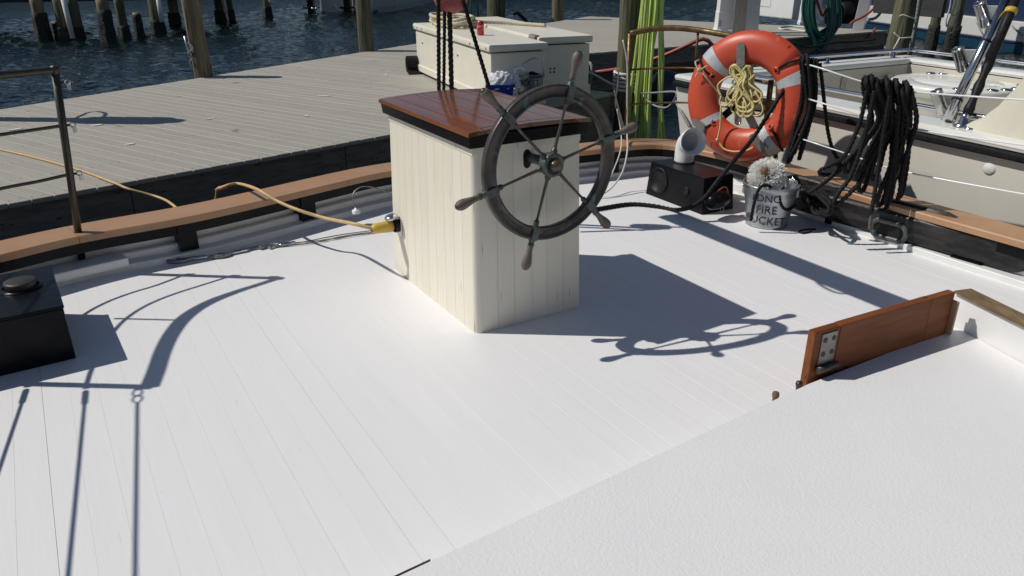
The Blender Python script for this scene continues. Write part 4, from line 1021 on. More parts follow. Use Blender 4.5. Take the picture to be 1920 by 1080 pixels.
# cream tie knotted round the buoy, upper left
tc_ = thing('cream_tie', 'short cream cord knotted round the upper left of the lifebuoy', 'cord', on_f(1310, 132, SB))
MB().tube(resample(catmull([on_f(1313, 112, SB * .5), on_f(1304, 116, SB + .02), on_f(1307, 126, SB + .03), on_f(1311, 131, SB + .025), on_f(1324, 145, SB + .02), on_f(1340, 165, SB - .02), on_f(1353, 182, .02), on_f(1358, 190, .0)], 8), .01), .006, n=7).build('cord', 'crope', tc_)
MB().lathe([(0, -.016), (.014, -.01), (.015, .008), (0, .016)], on_f(1311, 131, SB + .03), n=10).build('knot', 'crope', tc_)
MB().tube(catmull([on_f(1304, 144, SB + .03), on_f(1309, 135, SB + .035), on_f(1318, 128, SB + .03), on_f(1327, 123, SB + .02)], 5), .005, n=7).build('tail', 'crope', tc_)

# ================================================================ FIRE BUCKET AND BRUSH
bk = thing('fire_bucket', 'galvanised fire bucket with black hand lettering on the white deck', 'bucket', at(1436, 421))
bb = at(1436, 419); bdst = bb.y * math.cos(PITCH) + EYE * math.sin(PITCH); rb = 36.5 / FPX * bdst; rt_ = 49 / FPX * bdst; bh = .262
prof = [(0, .012), (rb - .006, .012), (rb - .004, 0), (rb + .003, 0), (rb + .003, .014)]
for i in range(1, 13):
    t = i / 12; r = rb + (rt_ - rb) * t
    if i in (3, 9): r += .005
    prof.append((r, .014 + (bh - .014) * t))
prof += [(rt_ + .006, bh + .003), (rt_ + .006, bh + .010), (rt_, bh + .011), (rt_ - .004, bh), (rb - .002, .02), (0, .02)]
MB().lathe(prof, bb, n=40).build('pail', 'galv', bk)
tb_ = (Vector((0, 0, 0)) - bb); tb_.z = 0; tb_.normalize(); tx = UP.cross(tb_)
def bucket_text(o, txt, size, z, rb, rt_, bh, parent, da=0., name='lettering', bold=.0, ink='paintink', tilt=0.):
    v, f = text_mesh(txt, size, bold=bold, extrude=.0)
    tbk = Vector((-o.x, -o.y, 0)).normalized(); txx = UP.cross(tbk)
    P_ = []
    for p in v:
        zz = z + p.y + p.x * tilt; r = rb + (rt_ - rb) * zz / bh + .006; a = p.x / r + da
        P_.append(o + (tbk * math.cos(a) + txx * math.sin(a)) * r + UP * zz)
    return MB().add(P_, f).build(name, ink, parent)
bucket_text(bb, 'LDNC', .066, .205, rb, rt_, bh, bk, -.12)
bucket_text(bb, 'FIRE', .074, .128, rb, rt_, bh, bk, -.05)
bucket_text(bb, 'BUCKET', .074, .055, rb, rt_, bh, bk, -.05, tilt=-.04)
for sgn in (-1, 1):
    p = bb + tx * sgn * (rt_ * .97) + UP * (bh - .045); MB().cbox(p, tx * .012, tb_ * .036, UP * .05, .004).build('ear', 'galv', bk)
hd_ = [bb + tx * (rt_ + .004) * math.cos(a) - tb_ * (.0 + .15 * math.sin(a)) + UP * (bh - .03 + .07 * math.sin(a)) for a in np.linspace(0, math.pi, 20)]
MB().tube(hd_, .003, n=6).build('bail', 'steel', bk)
bs_ = thing('deck_brush', 'round white bristled deck brush standing head up in the fire bucket', 'brush', bb + UP * .02)
bcn = ay(1438, 331, bb.y + .0); bax = (Vector((0, 0, EYE)) - bcn).normalized(); bax = (bax + UP * .55 - Vector((.3, 0, 0))).normalized()
bx = bax.cross(UP).normalized(); by_ = bx.cross(bax); g = random.Random(8)
core = MB(); core.lathe([(0, -.02), (.03, -.02), (.03, .02), (.02, .094), (.014, .103), (0, .104)], bcn, bax, n=16); core.build('brush_block', 'brown', bs_)
bal = MB(); nb_ = 14
for j in range(nb_ + 1): pass
bal.lathe([(.0 if j == 0 else .088 * math.sin(math.pi * j / 12 * .82), -.05 - .0 + .088 * -math.cos(math.pi * j / 12 * .82) + .05) for j in range(13)][0:12], bcn, bax, n=22)
bal.build('bristle_fill_core', 'bristle', bs_)  # white core added so the bristles don't turn grey with self-shadow
V, Fc = [], []
for i in range(3200):
    a = g.uniform(0, 6.283); e_ = math.asin(g.uniform(-.55, .93)); L_ = g.uniform(.098, .128) * (1 - .12 * max(0, math.sin(e_)))
    d = (bx * math.cos(a) + by_ * math.sin(a)) * math.cos(e_) + bax * math.sin(e_); d = (d + Vector((g.gauss(0, .09), g.gauss(0, .09), g.gauss(0, .09)))).normalized()
    s_ = d.cross(UP); s_ = s_.normalized() if s_.length > .01 else bx
    q_ = d.cross(s_); p0 = bcn + d * .02; p1 = bcn + d * L_ ; wv = .0014
    o_ = len(V); V += [p0 + s_ * wv, p0 - s_ * wv * .5 + q_ * wv, p0 - s_ * wv * .5 - q_ * wv, p1 + s_ * wv, p1 - s_ * wv * .5 + q_ * wv, p1 - s_ * wv * .5 - q_ * wv]
    Fc += [(o_, o_ + 1, o_ + 4, o_ + 3), (o_ + 1, o_ + 2, o_ + 5, o_ + 4), (o_ + 2, o_, o_ + 3, o_ + 5), (o_ + 3, o_ + 4, o_ + 5)]
o_ = MB().add(V, Fc).build('bristles', 'bristle', bs_); o_['kind'] = 'stuff'
MB().tube([bcn - bax * .02, bb + UP * .03 + tb_ * .02], .013, n=8).build('brush_handle', 'oldwood', bs_)
MB().tube([ay(1455, 322, bb.y + .08), ay(1462, 305, bb.y + .12)], .012, n=8).build('ferrule', 'galv', bs_)
ln_ = thing('bucket_lanyard', 'black lanyard draped over the rim of the fire bucket', 'rope', bb + tb_ * .2)
fr_ = lambda px, py, k=.012: ay(px, py, (bb + tb_ * ((rb + rt_) / 2 + k)).y)
MB().rope([fr_(1446, 352, .005), fr_(1436, 347, .02), fr_(1424, 353, .035), fr_(1417, 370, .035), fr_(1412, 390, .03), fr_(1408, 414, .03)], .0105, n=10).build('lanyard', 'brope', ln_)
MB().rope([fr_(1470, 350, .0), fr_(1463, 362, .015), fr_(1463, 378, .02), fr_(1470, 391, .01), fr_(1480, 393, -.02), fr_(1492, 384, -.06)], .0095, n=10).build('lanyard', 'brope', ln_)
MB().rope([ay(1478, 332, bb.y - .05), ay(1490, 331, bb.y - .04), ay(1498, 340, bb.y - .03), ay(1500, 355, bb.y)], .0095, n=10).build('lanyard', 'brope', ln_)

# ================================================================ BLACK MOORING ROPES
mr = thing('stern_line', 'long black rope running from the deck across the vent box up before the lifebuoy', 'rope', at(1200, 385))
yv = a1.y - .1
pth = [at(1080, 398, .014), at(1125, 391, .014), at(1180, 383, .014), at(1225, 386, .014), at(1262, 393, .014), ay(1290, 390, yv - .02), ay(1318, 374, yv - .02), ay(1345, 340, yv + .02), ay(1375, 303, yv + .1), ay(1410, 262, yl - .22), ay(1440, 215, yl - .24), ay(1470, 168, yl - .2), ay(1492, 132, yl - .16), ay(1505, 112, yl - .14), ay(1512, 112, yl - .1), ay(1518, 130, yl - .06)]
MB().rope(pth, .0152, n=12).build('line', 'brope', mr)
def coil(label, n_, topf, midf, botf, r, seed, extra=(), cat='rope coil'):
    """a hank: closed turns hung over the line, drawn together at mid height, their bights spreading below"""
    t = thing('rope_hank', label, cat, botf(.5, 0)); g = random.Random(seed)
    J = lambda s_: Vector((g.uniform(-s_, s_), 0, g.uniform(-s_, s_) * .5))
    for i in range(n_):
        q = (i + .5) / n_; a = topf(q) + Vector((0, 0, g.uniform(-.012, .015))); dy = g.uniform(-.02, .02)
        m1, m2 = midf(q) + J(.028), midf(min(1, q + .12)) + J(.028)
        h = g.uniform(0, 1); b1, b2 = botf(max(0, q - g.uniform(.0, .14)), h), botf(min(1, q + g.uniform(.02, .16)), h)
        fy, by = Vector((0, -.045 + dy, 0)), Vector((0, .04 + dy, 0))
        pts = [a + Vector((0, -.012, .012)), a + fy * .8 + Vector((-.004, 0, -.02)), a.lerp(m1, .45) + fy + J(.012), m1 + fy * 1.1, m1.lerp(b1, .5) + fy + J(.02), b1 + fy * .7 + UP * .03, (b1 + b2) / 2 - UP * .025, b2 + by * .4 + UP * .03, m2.lerp(b2, .5) + by * .7 + J(.02), m2 + by, a.lerp(m2, .45) + by + J(.012), a + by * .8 + Vector((.006, 0, -.02)), a + Vector((0, .014, .012))]
        P2 = resample(catmull(pts, 8, True), r * .8); MB().tube(P2, r, n=12, lobes=3, pitch=r * 6.5, closed=True).build('turn', 'brope', t)
    for (pp, rr_, mt) in extra: MB().rope(pp, rr_, n=12).build('tail', mt, t)
    return t
# big hank over the lifelines
yc = at(1680, 384, RZ).y + .04
coil('big hank of black rope hung on the right-hand lifelines, tails crossing the tan rail', 10,
     lambda q: ay(1618 + 92 * q, 150 + 16 * q, yc), lambda q: ay(1628 + 74 * q, 222 + 8 * q, yc), lambda q, h: ay(1580 + 112 * q, 300 + 72 * h + 20 * q, yc - .02), .0145, 11,
     extra=[([ay(1625, 170, yc - .06), ay(1612, 230, yc - .07), ay(1585, 290, yc - .08), ay(1560, 308, yc - .02), ay(1540, 318, yc), ay(1537, 325, yc + .02), ay(1552, 328, yc + .0), ay(1572, 322, yc - .02), ay(1574, 306, yc - .03), ay(1560, 330, yc - .05), ay(1535, 350, yc - .06), ay(1515, 362, yc - .05)], .013, 'brope'),
            ([ay(1640, 170, yc - .08), ay(1620, 260, yc - .1), ay(1595, 330, yc - .12), ay(1572, 362, yc - .14), ay(1563, 382, yc - .15), ay(1575, 380, yc - .15), ay(1610, 345, yc - .13)], .0135, 'brope'),
            ([ay(1668, 180, yc - .1), ay(1655, 260, yc - .12), ay(1645, 330, yc - .15), ay(1637, 380, yc - .19), ay(1632, 405, yc - .2)], .0125, 'brope'),
            ([ay(1634, 398, yc - .199), ay(1632, 415, yc - .205), ay(1631, 430, yc - .21)], .011, 'fray'),
            ([ay(1685, 200, yc - .09), ay(1678, 290, yc - .11), ay(1672, 360, yc - .15), ay(1660, 392, yc - .18), ay(1645, 394, yc - .18)], .013, 'brope'),
            ([ay(1700, 180, yc - .03), ay(1692, 240, yc - .02), ay(1684, 300, yc), ay(1688, 340, yc), ay(1691, 366, yc + .0)], .0125, 'brope')])
kq = ay(1662, 340, yc - .12); g = random.Random(3)
# smaller hank behind the buoy's right side
y2 = at(1500, 335, RZ).y + .06
coil('smaller hank of black rope hanging at the right edge of the lifebuoy', 5, lambda q: ay(1502 + 30 * q, 110 + 8 * q, y2), lambda q: ay(1500 + 22 * q, 200, y2), lambda q, h: ay(1474 + 34 * q, 282 + 24 * h - 6 * q, y2 - .02), .0135, 17,
     extra=[([ay(1537, 118, y2), ay(1541, 150, y2 - .02), ay(1547, 205, y2 - .02), ay(1553, 250, y2 - .03), ay(1562, 282, y2 - .05), ay(1573, 300, y2 - .08)], .0125, 'brope')])
# rope flaked down on the timber
pf = thing('belayed_rope', 'tangle of black rope made fast on the black timber right of the fire bucket', 'rope', at(1540, 400))
g = random.Random(19)
for i in range(5):
    P_ = [at(1500 + g.uniform(-8, 12), 352 + g.uniform(-6, 6), .15 + g.uniform(0, .06)), at(1515 + g.uniform(-8, 8), 378 + g.uniform(-5, 5), .14 + g.uniform(0, .05)), at(1535 + g.uniform(-8, 8), 398 + g.uniform(-6, 6), .08 + g.uniform(0, .08)), at(1560 + g.uniform(-10, 10), 398 + g.uniform(-6, 6), .14 + g.uniform(0, .05)), at(1545 + g.uniform(-12, 12), 372 + g.uniform(-8, 8), .2 + g.uniform(0, .04)), at(1515 + g.uniform(-10, 10), 358 + g.uniform(-8, 8), .2 + g.uniform(0, .03))]
    MB().tube(resample(catmull(P_, 8, True), .011), .0125, n=10, lobes=3, pitch=.09, closed=True).build('turn', 'brope', pf)
MB().rope([at(1560, 412, .06), at(1590, 420, .05), at(1620, 427, .045), at(1650, 434, .06)], .012, n=10).build('tail', 'brope', pf)
lo = thing('deck_rope_loop', 'tiny loop of dark cord lying on the deck right of the fire bucket', 'cord', at(1515, 432))
MB().tube(catmull([at(1530, 430, .006), at(1512, 430, .006), at(1499, 433, .006), at(1505, 437, .006), at(1522, 434, .006)], 6), .005, n=6).build('cord', 'brope', lo)

# ================================================================ WHITE LIFELINES ALONG THE PORT SIDE
LG = 'lifelines along the right-hand rail'
def life(label, pts):
    tag(MB().tube(resample(catmull(pts, 6), .06), .0047, n=8).build('lifeline', 'pvc', loc=pts[0]), label, 'lifeline', LG)
yA, yB, yC = at(1500, 333, RZ).y + .08, at(1680, 384, RZ).y + .06, at(1920, 445, RZ).y + .06
life('topmost white lifeline, carrying the tops of both black rope hanks', [ay(1506, 119, yA + .02), ay(1536, 127, (yA * 2 + yB) / 3), ay(1630, 157, (yA + yB * 2) / 3), ay(1712, 172, yB), ay(1920, 187, yC), ay(2100, 195, yC - .5)])
life('middle white lifeline, passing behind the big black rope hank at mid height', [ay(1512, 184, yA + .02), ay(1530, 190, (yA * 2 + yB) / 3), ay(1612, 215, (yA + yB * 2) / 3), ay(1702, 240, yB), ay(1920, 272, yC), ay(2100, 295, yC - .5)])
life('lowest white lifeline, just above the tan rail on the right', [ay(1492, 257, yA + .02), ay(1520, 266, (yA * 2 + yB) / 3), ay(1605, 294, (yA + yB * 2) / 3), ay(1690, 321, yB), ay(1920, 364, yC), ay(2100, 392, yC - .5)])

# ================================================================ THINGS ON THE NEAR DOCK
H1 = .68
A1, B1, C1 = flat(at(775, 43, H1), 0), flat(at(918, 84, H1), 0), flat(at(1001, 73, H1), 0)
e1 = (B1 - A1).normalized(); e2 = Vector((-e1.y, e1.x, 0)); L1 = (B1 - A1).length; D1 = (C1 - B1).dot(e2)
def height_at(p, py):                              # height of the point over p seen at row py
    d = ray(960, py); k2 = (540 - py) / FPX; c, s_ = math.cos(PITCH), math.sin(PITCH)
    return EYE + p.y * (k2 * c - s_) / (c + k2 * s_)
def dock_box(label, A, L_, D_, H_, seed):
    t = thing('dock_box', label, 'dock box', flat(A + e1 * L_ / 2 + e2 * D_ / 2, 0), 'cream dock boxes')
    Bq = A; th = H_ * .14
    MB().box(flat(Bq + e1 * .02 + e2 * .02, .035), e1 * (L_ - .04), e2 * (D_ - .04), UP * (H_ - th - .035), .018).build('body', 'boxgel', t)
    for x0, x1 in ((0, .16), (L_ - .16, L_)): MB().box(flat(Bq + e1 * x0, 0), e1 * (x1 - x0), e2 * D_, UP * .13, .012).build('foot', 'boxgel', t)
    MB().box(flat(Bq + e1 * .1601 + e2 * .004, .04), e1 * (L_ - .3202), e2 * (D_ - .008), UP * .088, .012).build('plinth', 'boxgel', t)
    MB().box(flat(Bq - e1 * .008 - e2 * .012, H_ - th + .014), e1 * (L_ + .016), e2 * (D_ + .02), UP * (th - .014), .025).build('lid', 'boxgel', t)
    for x in (.06, .22, .45, L_ * .55, L_ * .8, L_ - .08): MB().lathe([(.014, 0), (.012, .003), (0, .003)], flat(Bq + e1 * x - e2 * .0125, H_ - th * .5), -e2, n=10).build('bolt', 'screw', t)
    for x in (.36, L_ * .62): MB().lathe([(.02, -.002), (.02, .006), (.01, .012), (0, .012)], flat(Bq + e1 * x + e2 * .02, H_ * .66), -e2, n=10).build('lock', 'galv', t)
    for x, z in ((.18, .28), (.24, .28), (.18, .24), (.24, .24)): MB().lathe([(.012, -.002), (.012, .003), (0, .004)], flat(Bq + e1 * (L_ - .02) + e2 * (x * D_ / .8), z + H_ * .08), e1, n=8).build('fixing', 'screw', t)
    return t
dock_box('nearer cream dock box with the coiled rope and red can on its lid', A1, L1, D1, H1, 1)
H2 = .70; C2 = flat(at(1096, 66, H2), 0); A2 = C2 - e2 * D1 - e1 * (L1 * 1.02)
A2 = A2 + e2 * max(0, .06 - (A2 - A1).dot(e2) + D1)
dock_box('farther cream dock box standing close behind the one with the can', A2, L1 * 1.02, D1, H2, 2)
fdr = thing('brown_fender', 'brown cushion wedged between the two cream dock boxes', 'fender', flat(C1 + e2 * .08, 0))
MB().cbox(flat(C1 + e2 * .055 - e1 * .12, .42), e1 * .2, e2 * .075, UP * .6, .03).build('cushion', 'oldwood', fdr)
# red can
cq = at(901, 66, H1); cn2 = tag(None, None) if False else thing('soda_can', 'red soft drink can standing on the nearer dock box lid', 'can', cq)
rcn = .043; hcan = .165
MB().lathe([(0, .004), (.024, .004), (.026, 0), (rcn, .01), (rcn, hcan - .014), (.028, hcan - .002)], cq, n=24).build('can_body', 'canred', cn2)
MB().lathe([(.028, hcan - .002), (.029, hcan), (.026, hcan), (.025, hcan - .004), (0, hcan - .004)], cq, n=24).build('can_top', 'chrome', cn2)
def wrap_text(o, txt, size, z, r, parent, da=0., bold=0., ink='whiteink', shear=0., rot=False):
    v, f = text_mesh(txt, size, bold=bold, extrude=.0, shear=shear); tbk = Vector((-o.x, -o.y, 0)).normalized(); txx = UP.cross(tbk); P_ = []
    for p in v:
        x, y = p.x, p.y; a = x / r + da; P_.append(o + (tbk * math.cos(a) + txx * math.sin(a)) * (r + .0007) + UP * (z + y + .12 * x))
    return MB().add(P_, f).build('lettering', ink, parent)
wrap_text(cq, 'Coca-Cola', .034, .108, rcn, cn2, .15, .0006, shear=.35)
# coiled cream rope
rcq = thing('rope_coil', 'loose coil of cream rope lying on the dock box lids', 'rope coil', at(855, 45, H1))
ctr = A1 + e1 * .62 + e2 * (D1 * .55); g = random.Random(4); P_ = []
for i in range(78):
    a = i / 13 * 2 * math.pi; r_ = .36 + .09 * math.sin(i * .7) + g.uniform(-.03, .03)
    P_.append(flat(ctr, H1 + .03 + .024 * (i // 13) * .8) + e1 * (r_ * math.cos(a) * 1.25) + e2 * (r_ * .62 * math.sin(a)))
P_ += [flat(ctr + e1 * .3 + e2 * .2, H2 + .05), flat(ctr + e1 * .42 + e2 * .62, H2 + .03), flat(ctr + e1 * .72 + e2 * .82, H2 + .028), flat(ctr + e1 * .95 + e2 * .95, H2 + .028)]
MB().rope(P_, .024, step=.02, n=10).build('rope', 'crope', rcq)
# black rolled mat
mt_ = thing('rolled_mat', 'rolled black rubber mat on the dock at the end of the dock box', 'mat', at(764, 133))
mo = at(763, 137) + UP * .135; ma = Vector((1, .25, 0)).normalized(); sp = []
for i in range(60):
    a = i / 60 * 4.2 * math.pi; r_ = .045 + .088 * i / 60; sp.append((r_ * math.cos(a), r_ * math.sin(a)))
sp.append((.05 - .24, -.128))
ms = ma.cross(UP); m = MB(); v = []; f = []
def ring_at(d, sgn):
    out = []
    for i, (x, z) in enumerate(sp):
        b = Vector(sp[max(i - 1, 0)]); c_ = Vector(sp[min(i + 1, len(sp) - 1)]); nn = (c_ - b); nn = Vector((-nn.y, nn.x)).normalized() * .006 * sgn
        out.append(mo + ms * -(x + nn.x) + UP * (z + nn.y) + ma * d)
    return out
n = len(sp); v = ring_at(0, 1) + ring_at(0, -1) + ring_at(.62, 1) + ring_at(.62, -1)
for i in range(n - 1): f += [(i, i + 1, 2 * n + i + 1, 2 * n + i), (n + i, 3 * n + i, 3 * n + i + 1, n + i + 1), (i, n + i, n + i + 1, i + 1), (2 * n + i, 2 * n + i + 1, 3 * n + i + 1, 3 * n + i)]
m.add(v, f, False).build('mat', 'rubber', mt_)
# galvanised bucket on the dock
b2 = at(998, 196); b2 = Vector((b2.x, b2.y, 0)); 
b2y = C1.y - .35; b2 = Vector((ay(990, 150, b2y).x, b2y, 0)); d2 = b2.y * math.cos(PITCH) + EYE * math.sin(PITCH)
rt2 = 29.5 / FPX * d2; rb2 = rt2 * .76; bh2 = height_at(b2, 139)
bk2 = thing('galvanised_bucket', 'galvanised bucket with worn black lettering beside the dock boxes, filled with dark gear', 'bucket', b2)
MB().lathe([(0, .01), (rb2, .01), (rb2, 0)] + [(rb2 + (rt2 - rb2) * t / 10 + (.006 if t in (3, 7) else 0), .012 + (bh2 - .012) * t / 10) for t in range(1, 11)] + [(rt2 + .008, bh2 + .004), (rt2 + .006, bh2 + .013), (rt2 - .004, bh2), (rb2 - .004, .02), (0, .02)], b2, n=36).build('pail', 'galv', bk2)
bucket_text(b2, 'WICKET', .085, bh2 - .075, rb2, rt2, bh2, bk2, -.1)
bucket_text(b2, 'WEB SITE', .075, bh2 - .20, rb2, rt2, bh2, bk2, .0)
bucket_text(b2, 'MO', .075, bh2 - .30, rb2, rt2, bh2, bk2, -.25)
tb2 = Vector((-b2.x, -b2.y, 0)).normalized(); tx2 = UP.cross(tb2)
MB().tube(catmull([b2 + tx2 * rt2 + UP * (bh2 - .02), ay(1019, 122, b2y), ay(1013, 112, b2y), ay(1000, 109, b2y - .05), ay(985, 117, b2y - .08), ay(972, 126, b2y - .1)], 7), .0065, n=6).build('bail', 'steel', bk2)
gb = thing('gear_bag', 'black bag and straps stuffed into the galvanised bucket on the dock', 'bag', b2 + UP * bh2)
m = MB(); bgc = ay(980, 133, b2y); ag = (ay(1008, 142, b2y) - ay(958, 126, b2y)).normalized()
m.lathe([(0, -.2), (.04, -.185), (.07, -.1), (.078, .0), (.06, .1), (.03, .19), (0, .23)], bgc, ag, n=14); m.build('bag', 'rubber', gb)
m = MB(); m.cbox((ay(945, 111, b2y) + ay(957, 130, b2y)) / 2, ay(957, 131, b2y) - ay(945, 110, b2y), (.03, .03, .01), (0, .03, .01), .004); m.build('strap', 'rubber', gb)
MB().lathe([(.016, 0), (.01, .012), (0, .014)], ay(989, 137, b2y - .09), tb2, n=10).build('buckle', 'chrome', gb)
tl_ = thing('rigging_toggle', 'dark steel toggle with forked jaw leaning out of the bucket against the dock box', 'toggle', b2 + UP * bh2)
jw = ay(931, 118, b2y - .03); kx = ay(962, 136, b2y)
MB().tube([kx, ay(935, 121, b2y - .03)], .016, n=8).build('shank', 'screw', tl_)
MB().tube(catmull([ay(921, 115, b2y - .03), ay(926, 117, b2y - .04), ay(934, 121, b2y - .04), ay(930, 125, b2y - .04), ay(921, 123, b2y - .03)], 5), .015, n=8).build('jaw', 'screw', tl_)
MB().tube([ay(943, 120, b2y - .03), ay(949, 130, b2y - .03)], .012, n=6).build('pin', 'galv', tl_)
# blue bin with towels
bn_ = at(937, 186); bny = B1.y - .22; bc3 = Vector((ay(938, 170, bny).x, bny, 0)); bw = 24 / FPX * d2; bhh = height_at(bc3, 156)
bi = thing('blue_bin', 'small bright blue plastic bin on the dock below the nearer dock box', 'bin', bc3)
tb3 = Vector((-bc3.x, -bc3.y, 0)).normalized(); tx3 = UP.cross(tb3)
def rr2(hw, hd2, z): return [bc3 + tx3 * a + tb3 * b + UP * z for a, b in ((-hw, -hd2), (hw, -hd2), (hw, hd2), (-hw, hd2))]
v = rr2(bw * .74, bw * .55, 0) + rr2(bw, bw * .75, bhh) + rr2(bw * 1.08, bw * .83, bhh) + rr2(bw * 1.08, bw * .83, bhh - .03) + rr2(bw * .95, bw * .7, bhh - .002) + rr2(bw * .7, bw * .5, .02)
q4 = lambda a, b: [(a * 4 + i, a * 4 + (i + 1) % 4, b * 4 + (i + 1) % 4, b * 4 + i) for i in range(4)]
MB().add(v, q4(0, 1) + q4(1, 3) + q4(3, 2) + q4(2, 4) + q4(4, 5) + [(3, 2, 1, 0), (20, 21, 22, 23)]).build('bin', 'blue', bi)
fx3 = bc3 + tb3 * (bw * .69) + UP * (bhh * .42) + tx3 * .03
MB().cbox(fx3 + tb3 * .004, tx3 * .17, UP * .10, tb3 * .002).build('label_frame', 'whiteink', bi)
MB().cbox(fx3 + tb3 * .0062, tx3 * .158, UP * .088, tb3 * .002).build('label_field', 'blue', bi)
flat_text(MB(), 'ED', .075, fx3 + tb3 * .0085 + tx3 * .02, tx3, UP, bold=.003).build('lettering', 'whiteink', bi)
tw_ = thing('white_towels', 'heap of crumpled white towels spilling over the blue bin', 'towels', bc3 + UP * bhh)
g = random.Random(2); m = MB(); v = []; f = []; nu, nv = 30, 16
for j in range(nv + 1):
    for i in range(nu):
        a = 2 * math.pi * i / nu; ph = j / nv * math.pi * .55; fold = 1 + .13 * math.sin(5 * a + 6 * ph) + .09 * math.sin(9 * a - 9 * ph + 1) + g.uniform(-.03, .03)
        v.append(bc3 + tx3 * (math.cos(a) * math.sin(ph) * bw * 1.02 * fold) + tb3 * (math.sin(a) * math.sin(ph) * bw * .75 * fold) + UP * (bhh - .03 +   .135 * math.cos(ph) * fold))
for j in range(nv):
    for i in range(nu): f.append((j * nu + i, j * nu + (i + 1) % nu, (j + 1) * nu + (i + 1) % nu, (j + 1) * nu + i))
m.add(v, f, True).build('towel', 'cloth', tw_)
br2 = thing('scrub_brush', 'white scrubbing brush hung over the rim between the blue bin and the bucket', 'brush', b2 + UP * bh2 - tx2 * rt2)
ba, bb2 = ay(962, 139, b2y - .2), ay(967, 166, b2y - .26); bv = (bb2 - ba); bsx = Vector((1, 0, .15)).normalized()
MB().box(ba, bv, bsx * .055, Vector((0, .05, 0)), .01).build('brush_back', 'pvc', br2)
for i in range(9): MB().cbox(ba + bv * (i + .5) / 9 - bsx * .035, -bsx * .06, bv / 13, Vector((0, .045, 0))).build('tuft', 'bristle', br2)
MB().tube(catmull([ba + bsx * .03, ba + bsx * .03 + UP * .04, ba + bsx * .09 + UP * .05, ba + bsx * .13 + UP * .02], 5), .018, n=8).build('brush_handle', 'pvc', br2)
# little things on the far edge of the dock
sp_ = thing('dock_cleat', 'dark iron dock cleat at the far edge behind the dock boxes', 'cleat', at(975, 42))
cq2 = at(978, 42) ; m = MB(); m.tube(catmull([ay(962, 26, cq2.y), ay(970, 24, cq2.y), ay(978, 31, cq2.y), ay(988, 41, cq2.y)], 5), .045, n=8); m.build('horn', 'rubber', sp_)
MB().cbox(ay(958, 36, cq2.y), (.12, 0, 0), (0, .12, 0), (0, 0, .2), .02).build('base', 'galv', sp_)
def flotsam(px, py, w_, h_, rot, lab):
    p = at(px, py, .0042); ax = Vector((math.cos(rot), math.sin(rot), 0)); ay_ = Vector((-ax.y, ax.x, 0)); g = random.Random(int(px)); 
    poly = [p + ax * w_ * math.cos(a) * g.uniform(.7, 1.1) + ay_ * h_ * math.sin(a) * g.uniform(.7, 1.1) for a in np.linspace(0, 6.283, 10)[:-1]]
    tag(MB().prism(poly, .002, .0062).build('droppings', 'whiteink', loc=p), lab, 'droppings', 'white droppings on the dock boards')
for i, (px, py, w_, h_) in enumerate(((607, 180, .1, .022), (695, 113, .09, .03), (183, 234, .07, .03), (396, 222, .05, .02), (243, 270, .05, .025), (30, 242, .07, .03), (575, 217, .04, .02), (560, 124, .03, .03), (724, 140, .06, .02))):
    flotsam(px, py, w_, h_, .2 * i, ['long white streak on the dock boards midway to the dock boxes', 'white patch on the dock near the grey grooved piling', 'white splash under the long shadow at the left of the dock', 'white fleck at the tip of the long shadow on the dock', 'faint white fleck on the dock boards below the long shadow', 'white splash on the dock at the far left, under the shadow', 'small white fleck right of the long shadow tip', 'tiny white dot near the far dock edge between two pilings', 'white fleck left of the rolled black mat'][i])

# ================================================================ LIME GREEN HOSES ON THE PILING
gh = thing('hose_bundle', 'long bundle of lime green hoses hanging beside the tall greenish piling', 'hoses', (1.75, 9.55, -.2))
g = random.Random(6); yh_ = 9.55
for i in range(13):
    q = i / 12; xt = 1203 + 40 * q; xb = 1181 + 46 * q if i < 10 else 1228 + 14 * (q - .72) / .28
    dy = g.uniform(-.16, .16); 
    pts = [ay(xt + g.uniform(-3, 3) + 4, -40, yh_ + dy), ay(xt + g.uniform(-2, 2), 20, yh_ + dy), ay(xt * .55 + xb * .45 + g.uniform(-4, 4), 110, yh_ + dy * 1.2), ay(xt * .2 + xb * .8 + g.uniform(-4, 4), 190, yh_ + dy), ay(xb + g.uniform(-4, 4), 275, yh_ + dy), ay(xb + g.uniform(-8, 8), 330, yh_ + dy)]
    MB().tube(resample(catmull(pts, 6), .08), g.choice([.015, .018, .020]), n=8).build('hose', 'hoseg', gh)
# black fender bobbing by the dock corner, mooring lines
fe = thing('black_fender', 'dark round fender hanging behind the lime green hoses', 'fender', ay(1250, 165, 9.9))
fo = ay(1245, 168, 9.9); MB().lathe([(0, -.24), (.1, -.23), (.17, -.15), (.19, 0), (.17, .15), (.1, .23), (0, .24)], fo, (.2, .1, 1), n=20).build('fender', 'navy', fe)
ml = thing('mooring_line', 'white mooring line from the dock cleat to the tall greenish piling', 'rope', ay(1110, 140, 10.4))
MB().rope([ay(1090, 128, 10.6), ay(1120, 143, 10.3), ay(1152, 161, 9.95), ay(1160, 163, 9.85)], .018, n=8).build('line', 'wrope', ml)
MB().rope(catmull([ay(1098, 120, 10.6), ay(1106, 118, 10.55), ay(1110, 130, 10.5), ay(1106, 158, 10.5)], 4), .022, n=8).build('bight', 'grope', ml)
ml2 = thing('mooring_line', 'white mooring line from behind the green hoses to the corner of the fishing skiff', 'rope', ay(1250, 172, 8.5))
MB().rope([ay(1180, 176, 9.9), ay(1225, 174, 9), ay(1263, 172, 7.6), ay(1269, 178, 7.3)], .011, n=8).build('line', 'grope', ml2)
ml3 = thing('spring_line', 'sagging grey rope from the green hoses to the corner of the fishing skiff', 'rope', ay(1245, 200, 8.5))
